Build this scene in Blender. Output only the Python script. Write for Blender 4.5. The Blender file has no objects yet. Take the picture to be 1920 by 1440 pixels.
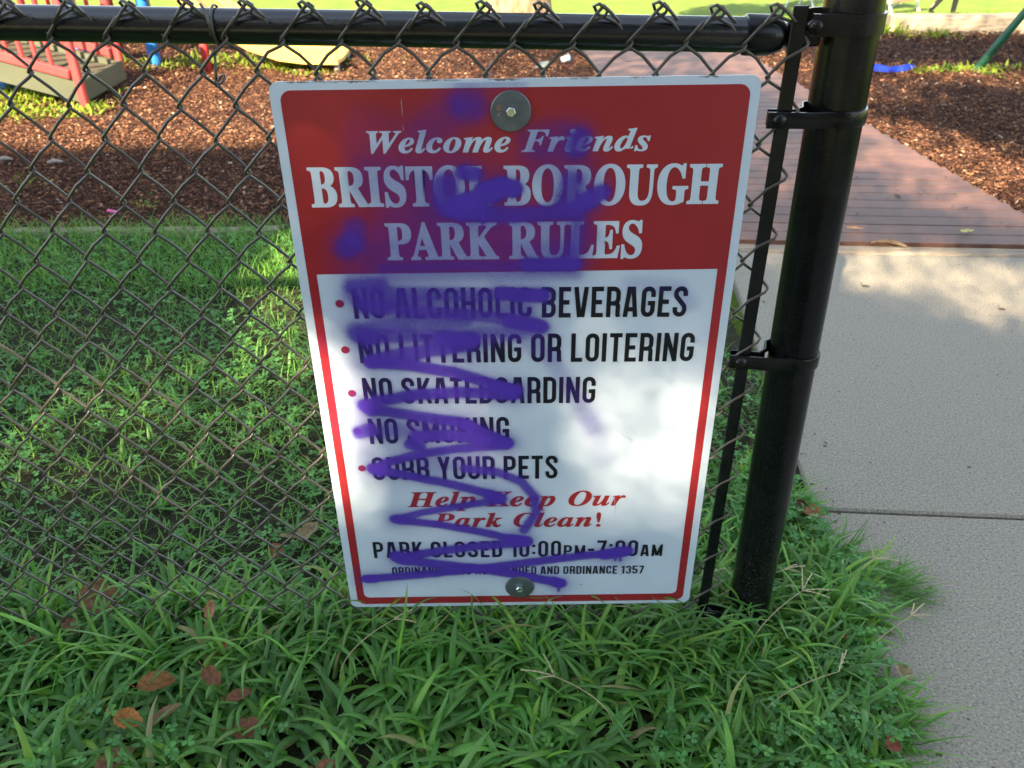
import bpy, math, random
import numpy as np
from mathutils import Matrix, Vector, noise as mnoise

RNG = np.random.default_rng(7)
random.seed(7)
SC = bpy.context.scene
COL = SC.collection
R = math.radians

# ------------------------------------------------------------------ camera, sky, sun, exposure
cam_d = bpy.data.cameras.new('camera')
cam = bpy.data.objects.new('camera', cam_d)
COL.objects.link(cam)
SC.camera = cam
cr = Vector((0.99990109, -0.00678077, -0.01232216))
cf = Vector((-0.00076944, 0.848423628, -0.529317254))
cdn = Vector((-0.0140436, -0.52927438, -0.84833449))
CAM = Vector((.29675991, -1.08496957, 1.22528468))
m = Matrix.Identity(4)
for i in range(3):
    m[i][0], m[i][1], m[i][2], m[i][3] = cr[i], -cdn[i], -cf[i], CAM[i]
cam.matrix_world = m
cam_d.sensor_width = 36
cam_d.lens = 1567 / 1920 * 36
cam_d.clip_start = .02
cam_d.clip_end = 2000
cam_d.dof.use_dof = True
cam_d.dof.focus_distance = 1.2
cam_d.dof.aperture_fstop = 9.5

SUN_EL = R(33)
SUN_H = Vector((.406, .914, 0)).normalized()            # horizontal travel of the light
SUN_D = Vector((SUN_H.x * math.cos(SUN_EL), SUN_H.y * math.cos(SUN_EL), -math.sin(SUN_EL)))
world = bpy.data.worlds.new('World')
SC.world = world
world.use_nodes = True
wn = world.node_tree
sky = wn.nodes.new('ShaderNodeTexSky')
sky.sky_type = 'NISHITA'
sky.sun_disc = False
sky.sun_elevation = SUN_EL
sky.sun_rotation = math.atan2(-SUN_H.x, -SUN_H.y)
sky.air_density = 1.0
sky.dust_density = 0.4
sky.ozone_density = 1.0
sky_desat = wn.nodes.new('ShaderNodeHueSaturation')          # sky colour desaturated so the shade is less blue
sky_desat.inputs['Saturation'].default_value = .58
wn.links.new(sky.outputs[0], sky_desat.inputs['Color'])
wn.links.new(sky_desat.outputs[0], wn.nodes['Background'].inputs[0])
wn.nodes['Background'].inputs[1].default_value = 0.10
sun_d = bpy.data.lights.new('sun', 'SUN')
sun_d.energy = 5.0
sun_d.angle = R(.38)
sun_d.color = (1, .80, .55)
sun = bpy.data.objects.new('sun', sun_d)
COL.objects.link(sun)
sun.rotation_euler = SUN_D.to_track_quat('-Z', 'Y').to_euler()
SC.view_settings.view_transform = 'Standard'
SC.view_settings.look = 'None'
SC.view_settings.gamma = 1
SC.view_settings.exposure = 2.38


# ------------------------------------------------------------------ helpers
class MB:
    def __init__(self):
        self.v, self.f, self.c, self.n = [], [], [], 0

    def add(self, v, faces, col=None):
        v = np.asarray(v, float).reshape(-1, 3)
        if isinstance(faces, np.ndarray):
            faces = [faces]
        else:
            byk = {}
            for f in faces:
                byk.setdefault(len(f), []).append(f)
            faces = [np.array(x, int) for x in byk.values()]
        for f in faces:
            if len(f):
                self.f.append(f + self.n)
        self.v.append(v)
        if col is None:
            col = (1, 1, 1)
        col = np.asarray(col, float)
        if col.ndim == 1:
            col = np.tile(col, (len(v), 1))
        self.c.append(col)
        self.n += len(v)
        return self

    def box(self, c, s, rot=None, col=None, bev=0.0):
        x, y, z = [a / 2 for a in s]
        if bev > 0:
            b = min(bev, x * .9, y * .9, z * .9)
            vs, idx = [], {}
            for sx in (-1, 1):
                for sy in (-1, 1):
                    for sz in (-1, 1):
                        idx[sx, sy, sz] = len(vs)
                        vs += [(sx * x, sy * (y - b), sz * (z - b)), (sx * (x - b), sy * y, sz * (z - b)), (sx * (x - b), sy * (y - b), sz * z)]
            fs = []
            def q(*k):
                fs.append([idx[a] + o for a, o in k])
            for sg in (-1, 1):
                o4 = [(-1, -1), (1, -1), (1, 1), (-1, 1)]
                if sg < 0:
                    o4 = o4[::-1]
                q(*[((sg, a, b_), 0) for a, b_ in o4])
                q(*[((b_, sg, a), 1) for a, b_ in o4])
                q(*[((a, b_, sg), 2) for a, b_ in o4])
            for a in (-1, 1):
                for b_ in (-1, 1):
                    q(((-1, a, b_), 1), ((1, a, b_), 1), ((1, a, b_), 2), ((-1, a, b_), 2))
                    q(((a, -1, b_), 0), ((a, 1, b_), 0), ((a, 1, b_), 2), ((a, -1, b_), 2))
                    q(((a, b_, -1), 0), ((a, b_, 1), 0), ((a, b_, 1), 1), ((a, b_, -1), 1))
                    for c_ in (-1, 1):
                        i = idx[a, b_, c_]
                        fs.append([i, i + 1, i + 2])
            v = np.array(vs)
        else:
            v = np.array([[-x, -y, -z], [x, -y, -z], [x, y, -z], [-x, y, -z], [-x, -y, z], [x, -y, z], [x, y, z], [-x, y, z]])
            fs = [[0, 3, 2, 1], [4, 5, 6, 7], [0, 1, 5, 4], [1, 2, 6, 5], [2, 3, 7, 6], [3, 0, 4, 7]]
        if rot is not None:
            v = v @ np.array(rot).T
        return self.add(v + np.array(c), fs, col)

    def tube(self, pts, r, n=10, cap=True, closed=False, col=None):
        P = np.asarray(pts, float)
        N = len(P)
        rr = np.full(N, r) if np.isscalar(r) else np.asarray(r, float)
        if closed:
            T = np.roll(P, -1, 0) - np.roll(P, 1, 0)
        else:
            T = np.gradient(P, axis=0)
        T /= np.linalg.norm(T, axis=1)[:, None] + 1e-12
        a = np.array([0, 0, 1.]) if abs(T[0][2]) < .9 else np.array([1., 0, 0])
        U = np.cross(T[0], a); U /= np.linalg.norm(U)
        vs = []
        ang = np.arange(n) * 2 * np.pi / n
        for i in range(N):
            U = U - T[i] * (U @ T[i]); U /= np.linalg.norm(U) + 1e-12
            V = np.cross(T[i], U)
            vs.append(P[i] + rr[i] * (np.cos(ang)[:, None] * U + np.sin(ang)[:, None] * V))
        v = np.concatenate(vs)
        i = np.arange(N if closed else N - 1)[:, None]
        j = np.arange(n)[None]
        i2 = (i + 1) % N
        j2 = (j + 1) % n
        f = np.stack([i * n + j, i * n + j2, i2 * n + j2, i2 * n + j], -1).reshape(-1, 4)
        self.add(v, f, col)
        if cap and not closed:
            b = self.n - len(v)
            self.f.append(np.array([list(range(n))[::-1]]) + b)
            self.f.append(np.array([list(range(n))]) + b + (N - 1) * n)
        return self

    def lathe(self, prof, c, axis=(0, 0, 1), n=24, col=None):
        """prof: (radius, height) pairs along the axis"""
        ax = Vector(axis).normalized()
        u = ax.orthogonal().normalized()
        w = ax.cross(u)
        vs = []
        for r, h in prof:
            for k in range(n):
                t = 2 * math.pi * k / n
                vs.append(Vector(c) + ax * h + (u * math.cos(t) + w * math.sin(t)) * max(r, 1e-5))
        f = []
        for i in range(len(prof) - 1):
            for k in range(n):
                f.append([i * n + k, i * n + (k + 1) % n, (i + 1) * n + (k + 1) % n, (i + 1) * n + k])
        return self.add(np.array([tuple(x) for x in vs]), f, col)

    def build(self, name, mat, parent=None, smooth=False, loc=(0, 0, 0), auto=None):
        me = bpy.data.meshes.new(name)
        V = np.concatenate(self.v)
        o = bpy.data.objects.new(name, me)
        base = np.array(parent.get('_o', (0, 0, 0)) if parent is not None else loc, float)
        V = V - base
        me.vertices.add(len(V))
        me.vertices.foreach_set('co', V.astype(np.float32).ravel())
        tot = np.concatenate([np.full(len(f), f.shape[1]) for f in self.f])
        li = np.concatenate([f.ravel() for f in self.f])
        me.loops.add(len(li))
        me.loops.foreach_set('vertex_index', li.astype(np.int32))
        me.polygons.add(len(tot))
        st = np.concatenate([[0], np.cumsum(tot)[:-1]])
        me.polygons.foreach_set('loop_start', st.astype(np.int32))
        me.polygons.foreach_set('loop_total', tot.astype(np.int32))
        me.polygons.foreach_set('use_smooth', np.full(len(tot), bool(smooth)))
        C = np.concatenate(self.c)
        a = me.color_attributes.new('Col', 'FLOAT_COLOR', 'POINT')
        a.data.foreach_set('color', np.c_[C, np.ones(len(C))].astype(np.float32).ravel())
        me.update(calc_edges=True)
        me.validate()
        if auto is not None:
            me.polygons.foreach_set('use_smooth', np.ones(len(me.polygons), bool))
            me.set_sharp_from_angle(angle=R(auto))
        me.materials.append(mat)
        COL.objects.link(o)
        if parent is not None:
            o.parent = parent
            o['_o'] = list(base)
        else:
            o.location = loc
            o['_o'] = list(loc)
        return o


def thing(name, label, cat, loc, group=None):
    o = bpy.data.objects.new(name, None)
    COL.objects.link(o)
    o.location = loc
    o.empty_display_size = .05
    o['_o'] = list(loc)
    return tag(o, label, cat, group)


def tag(o, label, cat, group=None, kind=None):
    if label: o['label'] = label
    if cat: o['category'] = cat
    if group: o['group'] = group
    if kind: o['kind'] = kind
    return o


def struct(o, kind='structure', label=None):
    o['kind'] = kind
    if label: o['label'] = label
    return o


class NT:
    """tiny node helper for one material"""
    def __init__(self, name):
        self.m = bpy.data.materials.new(name)
        self.m.use_nodes = True
        self.t = self.m.node_tree
        self.p = self.t.nodes['Principled BSDF']
        self.out = self.t.nodes['Material Output']
        self.geo = None

    def n(self, typ, **kw):
        x = self.t.nodes.new(typ)
        for k, v in kw.items():
            setattr(x, k, v)
        return x

    def link(self, a, b):
        self.t.links.new(a, b)

    def pos(self):
        if self.geo is None:
            self.geo = self.n('ShaderNodeNewGeometry')
        return self.geo.outputs['Position']

    def noise(self, scale, detail=4, rough=.55, vec=None, dist=0):
        x = self.n('ShaderNodeTexNoise')
        x.inputs['Scale'].default_value = scale
        x.inputs['Detail'].default_value = detail
        x.inputs['Roughness'].default_value = rough
        x.inputs['Distortion'].default_value = dist
        self.link(vec or self.pos(), x.inputs['Vector'])
        return x.outputs[0]

    def voro(self, scale, out=0, feature='F1', vec=None):
        x = self.n('ShaderNodeTexVoronoi', feature=feature)
        x.inputs['Scale'].default_value = scale
        self.link(vec or self.pos(), x.inputs['Vector'])
        return x.outputs[out]

    def scaled(self, sx, sy, sz):
        x = self.n('ShaderNodeMapping')
        x.inputs['Scale'].default_value = (sx, sy, sz)
        self.link(self.pos(), x.inputs[0])
        return x.outputs[0]

    def ramp(self, fac, stops, interp='LINEAR'):
        x = self.n('ShaderNodeValToRGB')
        x.color_ramp.interpolation = interp
        els = x.color_ramp.elements
        while len(els) < len(stops):
            els.new(.5)
        for e, (p, c) in zip(els, stops):
            e.position = p
            e.color = (*c, 1) if hasattr(c, '__len__') else (c, c, c, 1)
        self.link(fac, x.inputs[0])
        return x.outputs[0]

    def mix(self, fac, a, b, mode='MIX'):
        x = self.n('ShaderNodeMix', data_type='RGBA', blend_type=mode)
        for s, v in ((0, fac), (6, a), (7, b)):
            if hasattr(v, 'links'):
                self.link(v, x.inputs[s])
            elif s == 0:
                x.inputs[0].default_value = v
            else:
                x.inputs[s].default_value = (*v, 1)
        return x.outputs[2]

    def math(self, op, a, b=0):
        x = self.n('ShaderNodeMath', operation=op)
        for s, v in ((0, a), (1, b)):
            if hasattr(v, 'links'):
                self.link(v, x.inputs[s])
            else:
                x.inputs[s].default_value = v
        return x.outputs[0]

    def vcol(self):
        x = self.n('ShaderNodeVertexColor', layer_name='Col')
        return x.outputs[0]

    def bump(self, h, strength=.3, dist=.002):
        x = self.n('ShaderNodeBump')
        x.inputs['Strength'].default_value = strength
        x.inputs['Distance'].default_value = dist
        self.link(h, x.inputs['Height'])
        self.link(x.outputs[0], self.p.inputs['Normal'])

    def fin(self, base, rough=.6, spec=.5, metal=0):
        for k, v in (('Base Color', base), ('Roughness', rough), ('Specular IOR Level', spec), ('Metallic', metal)):
            if hasattr(v, 'links'):
                self.link(v, self.p.inputs[k])
            else:
                self.p.inputs[k].default_value = (*v, 1) if hasattr(v, '__len__') else v
        return self.m


def var_mat(name, c1, c2, scale=20, rough=.6, spec=.5, metal=0, bump=0, bscale=200, bdist=.001):
    t = NT(name)
    col = t.mix(t.ramp(t.noise(scale), [(.3, 0.0), (.7, 1.0)]), c1, c2)
    if bump:
        t.bump(t.noise(bscale, 3), bump, bdist)
    return t.fin(col, rough, spec, metal)


def leaf_mat(name, rough=.42, spec=.35, trans=.35, var=.25, vscale=9):
    """colour per blade from the mesh, a little translucent"""
    t = NT(name)
    c = t.mix(t.ramp(t.noise(vscale, 3), [(.35, 0.0), (.65, 1.0)]), (1 - var,) * 3, (1 + var * .6,) * 3)
    c = t.mix(1.0, t.vcol(), c, 'MULTIPLY')
    t.fin(c, rough, spec)
    tr = t.n('ShaderNodeBsdfTranslucent')
    c2 = t.mix(1.0, c, (1.15, 1.25, .5), 'MULTIPLY')
    t.link(c2, tr.inputs[0])
    ms = t.n('ShaderNodeMixShader')
    ms.inputs[0].default_value = trans
    t.link(t.p.outputs[0], ms.inputs[1])
    t.link(tr.outputs[0], ms.inputs[2])
    t.link(ms.outputs[0], t.out.inputs[0])
    return t.m


# ------------------------------------------------------------------ materials
def black_paint(name, rough, orange=.35, dust=0.0, spec=.5):
    t = NT(name)
    base = t.mix(t.ramp(t.noise(30), [(.35, 0.0), (.7, 1.0)]), (.003, .0035, .004), (.008, .009, .010))
    if dust:
        z = t.n('ShaderNodeSeparateXYZ'); t.link(t.pos(), z.inputs[0])
        low = t.ramp(z.outputs[2], [(0.0, 1.0), (.30, .18), (.9, .03)])
        sp = t.ramp(t.noise(420, 2), [(.62, 0.0), (.70, 1.0)])
        base = t.mix(t.math('MULTIPLY', t.math('MULTIPLY', low, sp), dust), base, (.22, .22, .20))
    h = t.noise(260, 2, .5)
    t.bump(h, orange, .0006)
    return t.fin(base, rough, spec)

M_PIPE = black_paint('black_powder_coat', .25, .45, 0, 1.0)
M_POST = black_paint('black_post_coat', .2, .25, .7, .28)
M_FIT = black_paint('black_fitting_paint', .27, .3, .4, .35)
M_WIRE = var_mat('black_vinyl_wire', (.050, .043, .033), (.075, .064, .048), 25, .34, .75, 0, .1, 300)
M_GALV = var_mat('zinc_plated_steel', (.12, .15, .17), (.20, .23, .26), 60, .38, .5, .6, .1, 400)
M_ZINC = var_mat('bright_bolt_steel', (.55, .6, .62), (.75, .8, .82), 90, .22, .5, 1)

t = NT('white_sign_face')
c = t.mix(t.ramp(t.noise(14, 5), [(.35, 0.0), (.75, 1.0)]), (.60, .705, .825), (.565, .67, .785))
sp = t.ramp(t.noise(330, 2), [(.72, 0.0), (.76, 1.0)])
c = t.mix(t.math('MULTIPLY', sp, .35), c, (.45, .46, .45))
z = t.n('ShaderNodeSeparateXYZ'); t.link(t.pos(), z.inputs[0])
edge = t.math('GREATER_THAN', t.math('ADD', z.outputs[2], t.math('MULTIPLY', t.noise(160, 3), .008)), 1.0022)
c = t.mix(t.math('MULTIPLY', edge, t.ramp(t.noise(17, 2), [(.5, 0.0), (.58, .9)])), c, (.16, .12, .09))
M_SIGN = t.fin(c, .3, .4)
M_RED = var_mat('sign_red_ink', (.31, .022, .028), (.35, .028, .035), 9, .3, .4)
M_INK = var_mat('sign_black_ink', (.008, .009, .014), (.012, .014, .02), 30, .32, .4)
M_WINK = var_mat('sign_white_ink', (.60, .705, .825), (.565, .67, .785), 14, .3, .4)
M_ALU = var_mat('aluminium_edge', (.5, .5, .5), (.6, .6, .6), 50, .4, .5, .8)

t = NT('purple_spray')
dn = t.n('ShaderNodeSeparateColor'); t.link(t.vcol(), dn.inputs[0])
d = dn.outputs[0]
g = t.math('SUBTRACT', t.noise(1300, 2, .7), .5)
gg = t.math('MULTIPLY', g, t.math('MULTIPLY', t.math('MULTIPLY', d, t.math('SUBTRACT', 1.0, d)), 3.2))
al = t.n('ShaderNodeClamp'); t.link(t.math('ADD', d, gg), al.inputs[0])
t.fin(t.mix(t.noise(40, 3), (.070, .032, .38), (.095, .040, .46)), .42, .35)
tp = t.n('ShaderNodeBsdfTransparent')
ms = t.n('ShaderNodeMixShader')
t.link(al.outputs[0], ms.inputs[0]); t.link(tp.outputs[0], ms.inputs[1]); t.link(t.p.outputs[0], ms.inputs[2])
t.link(ms.outputs[0], t.out.inputs[0])
M_SPRAY = t.m

t = NT('concrete_walk')
a = t.noise(2.2, 5, .6)
c = t.mix(t.ramp(a, [(.3, 0.0), (.7, 1.0)]), (.295, .262, .195), (.345, .308, .232))
c = t.mix(t.ramp(t.noise(7, 5, .65), [(.40, 0.0), (.68, .45)]), c, (.23, .21, .165))
g1 = t.ramp(t.noise(210, 3, .6), [(.36, 0.0), (.46, .5), (.54, .5), (.66, 1.0)])
c = t.mix(.85, c, t.mix(g1, (.155, .138, .106), (.44, .40, .31)))
v1 = t.ramp(t.voro(230, 1), [(0, 0.0), (.86, 0.0), (.90, 1.0)])
c = t.mix(t.math('MULTIPLY', v1, .55), c, (.15, .145, .135))
st = t.ramp(t.noise(11, 3, .6), [(.66, 0.0), (.75, 1.0)])
c = t.mix(t.math('MULTIPLY', st, .28), c, (.22, .20, .16))
t.bump(t.math('ADD', t.noise(240, 3), t.math('MULTIPLY', t.noise(60, 3), .8)), .55, .003)
M_CONC = t.fin(c, .85, .3)

t = NT('painted_boardwalk')
c = t.mix(t.ramp(t.noise(5, 4), [(.3, 0.0), (.7, 1.0)]), (.086, .043, .029), (.118, .061, .042))
gr = t.ramp(t.noise(30, 4, .6, t.scaled(.4, 8, 1)), [(.35, 0.0), (.7, 1.0)])
c = t.mix(t.math('MULTIPLY', gr, .35), c, (.26, .135, .105))
c = t.mix(1.0, c, t.vcol(), 'MULTIPLY')
t.bump(t.noise(40, 4, .6, t.scaled(.4, 8, 1)), .12, .0012)
M_BOARD = t.fin(c, .55, .35)

t = NT('weathered_timber')
gr = t.ramp(t.noise(22, 5, .65, t.scaled(.25, 3, 3)), [(.3, 0.0), (.72, 1.0)])
c = t.mix(gr, (.19, .155, .11), (.40, .34, .25))
t.bump(gr, .5, .004)
M_TIMB = t.fin(c, .85, .25)

t = NT('mulch_ground')
a = t.voro(75, 1)
c = t.mix(t.noise(120, 3), (.038, .018, .012), (.115, .053, .030))
c = t.mix(t.math('MULTIPLY', t.ramp(t.noise(9, 4), [(.35, 0.0), (.7, 1.0)]), .5), c, (.075, .03, .018))
t.bump(t.math('ADD', t.noise(90, 4, .7), t.voro(70)), 1.0, .012)
M_MULCH = t.fin(c, .9, .2)

t = NT('mulch_chip')
c = t.mix(t.ramp(t.noise(90, 3), [(.3, 0.0), (.7, 1.0)]), (.75, .75, .75), (1.15, 1.15, 1.15))
M_CHIP = t.fin(t.mix(1.0, t.vcol(), c, 'MULTIPLY'), .85, .2)

t = NT('soil_and_thatch')
c = t.mix(t.ramp(t.noise(45, 4), [(.35, 0.0), (.7, 1.0)]), (.022, .026, .013), (.055, .052, .03))
t.bump(t.noise(120, 4), .8, .01)
M_SOIL = t.fin(c, .95, .1)

t = NT('far_lawn')
c = t.mix(t.ramp(t.noise(1.3, 5), [(.3, 0.0), (.7, 1.0)]), (.13, .20, .03), (.21, .28, .04))
c = t.mix(t.math('MULTIPLY', t.ramp(t.noise(40, 3), [(.4, 0.0), (.6, 1.0)]), .4), c, (.05, .10, .02))
t.bump(t.noise(30, 4), .6, .04)
M_LAWN = t.fin(c, .9, .15)

M_GRASS = leaf_mat('broad_grass_blade', .36, .5, .38)
M_SHORT = leaf_mat('short_grass_blade', .5, .3, .35)
M_CLOVER = leaf_mat('clover_leaf', .5, .3, .3, .2, 60)
M_WEED = leaf_mat('weed_leaf', .55, .25, .4, .25, 20)
M_CROWN = leaf_mat('tree_leaf', .5, .3, .12, .3, 2)
M_DEAD = leaf_mat('dead_leaf_tissue', .6, .25, .2, .3, 130)
t = NT('bark')
bk = t.noise(14, 5, .65, t.scaled(1, 1, .22))
c = t.mix(t.ramp(bk, [(.35, 0.0), (.65, 1.0)]), (.14, .09, .055), (.36, .25, .16))
t.bump(bk, 1.0, .03)
M_BARK = t.fin(c, .9, .2)
M_PRED = var_mat('red_play_plastic', (.44, .040, .042), (.50, .058, .055), 6, .45, .4)
M_PBLUE = var_mat('blue_play_metal', (.02, .17, .58), (.03, .21, .66), 6, .35, .5)
M_PYEL = var_mat('yellow_slide_plastic', (.62, .43, .10), (.68, .48, .12), 4, .4, .4)
M_PGRN = var_mat('grey_green_deck_plastic', (.070, .080, .050), (.095, .105, .068), 5, .55, .35)
M_PGREY = var_mat('grey_leg_metal', (.20, .18, .14), (.26, .23, .18), 8, .5)
M_SWING = var_mat('dark_green_pipe', (.006, .07, .03), (.01, .095, .04), 8, .35, .5)
M_TWHITE = var_mat('white_table_frame', (.62, .62, .58), (.74, .74, .70), 8, .6)
M_TRED = var_mat('red_brown_table_wood', (.30, .10, .06), (.38, .15, .09), 10, .6)
M_CLOTH = var_mat('blue_cloth', (.01, .03, .34), (.02, .06, .5), 15, .8, .2, 0, .4, 60, .01)
M_TROUSER = var_mat('black_trouser_cloth', (.008, .008, .01), (.016, .016, .02), 40, .85, .2)
M_SHIRT = var_mat('grey_shirt_cloth', (.2, .22, .25), (.26, .28, .31), 30, .85, .2)
M_SKIN = var_mat('skin', (.42, .25, .18), (.48, .29, .21), 25, .55)
M_HAIR = var_mat('dark_hair', (.02, .014, .01), (.035, .025, .018), 60, .5)
M_CUP = var_mat('white_litter', (.65, .67, .7), (.75, .77, .8), 20, .5)
M_CUPBL = var_mat('blue_litter', (.12, .3, .6), (.16, .36, .66), 20, .5)
M_PINK = var_mat('pink_plastic', (.7, .08, .3), (.75, .1, .35), 20, .4)
M_STRAW = var_mat('dry_stalk', (.40, .34, .18), (.52, .45, .26), 60, .7)


# ------------------------------------------------------------------ photo pixels -> place (used only for measuring positions in the place)
Fpx = 1567.0
def ray(x, y):
    return cr * ((x - 960) / Fpx) + cdn * ((y - 720) / Fpx) + cf
def gpt(x, y, z=0.0):
    d = ray(x, y); k = (z - CAM.z) / d.z
    return CAM + d * k
def ypt(x, y, Y=0.0):
    d = ray(x, y); k = (Y - CAM.y) / d.y
    return CAM + d * k


# ------------------------------------------------------------------ chosen sun patches that shape the added crown behind the viewer
HX, HY = SUN_D.x / -SUN_D.z, SUN_D.y / -SUN_D.z          # ground run of a ray per metre of height

def sbox(x, a, b, s):
    return 1 / (1 + np.exp(-(x - a) / s)) / (1 + np.exp((x - b) / s))

def sell(x, y, cx, cy, rx, ry, rot=0, soft=.25):
    c_, s_ = math.cos(rot), math.sin(rot)
    u = ((x - cx) * c_ + (y - cy) * s_) / rx
    v = (-(x - cx) * s_ + (y - cy) * c_) / ry
    return 1 / (1 + np.exp((np.sqrt(u * u + v * v) - 1) / soft))

def light_share(gx, gy):
    """share of sun that the added leaves are cut to let through, by where the ray would meet the ground"""
    T = np.full(gx.shape, .004)
    mx = lambda t: np.maximum(T, t)
    # what the rays meet in the plane of the fence
    z = gy / HY
    u = gx - HX * z
    v = 1 - z
    inf = (gy > .02) & (z < 1.0)
    A = np.where(u > -.03, .80, .11) * sbox(u, -1.3, .065, .006) * sbox(v, .40 + .25 * np.clip(u, -.7, 0), .69, .02)
    B = .14 * sbox(u, .402, .62, .006) * sbox(v, .45, .69, .035)
    Cc = .06 * sbox(u, .10, .255, .012) * sbox(v, .40, .70, .03)
    D = .05 * sbox(u, .01, .15, .02) * sbox(v, .02, .20, .02)
    Ee = .06 * sbox(u, .50, .61, .03) * sbox(v, -.05, .13, .04)
    for q in (A, B, Cc, D, Ee):
        T = np.where(inf, mx(q), T)
    # patches on the ground
    T = mx(.97 * sell(gx, gy, -.45, 1.40, .12, .50, .12, .15))
    T = mx(.60 * sell(gx, gy, 1.80, 1.50, .44, .25, -.5, .2))
    T = mx(.22 * sell(gx, gy, 1.45, 1.95, .34, .12, 0, .2))
    T = mx(.07 * sell(gx, gy, 1.5, 2.9, .5, .6, 0, .2))
    # sunlit playground at the left, the edge of the shade runs straight across
    left = 1 / (1 + np.exp(-(gy - 3.24 + .02 * np.sin(gx * 9)) / .03)) * 1 / (1 + np.exp((gx - .1) / .18))
    T = mx(left)
    # streaks over the mulch at the right
    q = (gx - 2.25) * .86 + (gy - 4.0) * .50
    T = mx(.85 * sbox((gx - 2.2) * .88 + (gy - 3.4) * .48, -.75, .18, .06) * sbox(gy, 2.1, 4.6, .2) * sbox(gx, 2.0, 9, .05))
    T = mx(.8 * sell(gx, gy, 2.2, 4.85, .45, .7, .3, .2))
    T = mx(.7 * sell(gx, gy, 3.55, 4.55, .9, .22, -.35, .3))
    T = mx(.35 * sell(gx, gy, .55, 5.2, .9, .5, 0, .3))
    T = mx(1 / (1 + np.exp(-(gy - 6.35) / .12)))
    return np.clip(T, .004, .999)


# ------------------------------------------------------------------ ground
PATH_EX = Vector((math.cos(-.085), math.sin(-.085), 0))
PATH_EY = Vector((math.sin(.085), math.cos(.085), 0))

def terrain_z(y):
    s = np.clip((y - 6.6) / 21.0, 0, 1)
    return .03 + np.where(y < 6.6, 0, -3.1 * (s * 1.0) + .06 * np.sin(s * 9) * s * (1 - s))

ys = np.concatenate([[-300, -60, -20], np.linspace(6.3, 40, 60), [80, 300, 900]])
ys = np.sort(np.concatenate([ys, [6.29]]))
xs = np.concatenate([[-900, -200, -60], np.linspace(-30, 30, 25), [60, 200, 900]])
gx_, gy_ = np.meshgrid(xs, ys)
gz_ = np.where(gy_ < 6.3, -.035, terrain_z(gy_))
nx_ = len(xs)
b = MB()
ii, jj = np.meshgrid(np.arange(len(ys) - 1), np.arange(nx_ - 1), indexing='ij')
fq = np.stack([ii * nx_ + jj, ii * nx_ + jj + 1, (ii + 1) * nx_ + jj + 1, (ii + 1) * nx_ + jj], -1).reshape(-1, 4)
b.add(np.stack([gx_, gy_, gz_], -1).reshape(-1, 3), fq)
struct(b.build('lawn', M_LAWN, smooth=True))

b = MB()
b.add([(-60, -14, -.02), (60, -14, -.02), (60, -3.6, -.02), (-60, -3.6, -.02)], [[0, 1, 2, 3]])
struct(b.build('added_road', var_mat('asphalt', (.045, .045, .047), (.065, .065, .067), 90, .9, .2)))  # added and unseen, put in to cut green bounce light
def house():  # added and unseen, put in to block low sky light on the sign
    root = thing('added_house', 'added unseen house with a grey gabled roof behind the viewer, blocking low sky', 'house', (-2, -19, 0))
    b = MB()
    b.box((-2, -19.5, 2.9), (30, 8, 6.0), bev=.02)
    b.build('wall', var_mat('dull_brick', (.10, .065, .05), (.15, .095, .07), 30, .9, .2), root)
    b = MB()
    b.add([(-17.5, -15, 5.85), (13.5, -15, 5.85), (13.5, -19.5, 9.0), (-17.5, -19.5, 9.0), (-17.5, -24, 5.85), (13.5, -24, 5.85)], [[0, 1, 2, 3], [3, 2, 5, 4], [0, 3, 4], [1, 5, 2]])
    b.build('roof', var_mat('grey_shingle', (.07, .07, .075), (.1, .1, .105), 40, .9, .2), root)
    for k in range(7):
        b = MB()
        b.box((-14 + k * 4, -15.5, 3.2), (1.3, .08, 1.6), bev=.01)
        b.build('window', var_mat('window_frame_white', (.5, .5, .48), (.55, .55, .53), 20, .5), root)
house()
# soil under the grass at both sides of the fence
def grid_sheet(name, mat, x0, x1, y0, y1, step, zf):
    xs = np.linspace(x0, x1, max(2, int((x1 - x0) / step)))
    ys = np.linspace(y0, y1, max(2, int((y1 - y0) / step)))
    X, Y = np.meshgrid(xs, ys)
    n = len(xs)
    ii, jj = np.meshgrid(np.arange(len(ys) - 1), np.arange(n - 1), indexing='ij')
    f = np.stack([ii * n + jj, ii * n + jj + 1, (ii + 1) * n + jj + 1, (ii + 1) * n + jj], -1).reshape(-1, 4)
    return struct(MB().add(np.stack([X, Y, zf(X, Y)], -1).reshape(-1, 3), f).build(name, mat, smooth=True))

def bumpy(a, s, base):
    def f(X, Y):
        out = np.zeros(X.shape)
        for k, (p, q) in enumerate(((1, .3), (-.4, 1), (.8, .9), (1.3, -1.1))):
            out += np.sin((X * p + Y * q) * s * (1 + .37 * k) + k * 1.7) / (1 + .5 * k)
        return base + a * out * .5
    return f

grid_sheet('grass_soil', M_SOIL, -3.2, .99, -3.0, 2.12, .06, bumpy(.008, 7, -.012))
grid_sheet('mulch_bed', M_MULCH, -6.5, 1.12, 2.06, 6.42, .06, bumpy(.016, 4, -.008))
grid_sheet('mulch_bed_beside_path', M_MULCH, 1.9, 7.5, 1.78, 6.42, .06, bumpy(.016, 4, -.012))

# concrete walk, slabs with open joints
def pbox(b, s0, s1, t0, t1, z0, z1, bev=.006, col=None, ex=PATH_EX, ey=PATH_EY):
    c = ex * ((s0 + s1) / 2) + ey * ((t0 + t1) / 2)
    rot = np.array([[ex.x, ey.x, 0], [ex.y, ey.y, 0], [0, 0, 1]])
    b.box((c.x, c.y, (z0 + z1) / 2), (s1 - s0, t1 - t0, z1 - z0), rot, col, bev)

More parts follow.
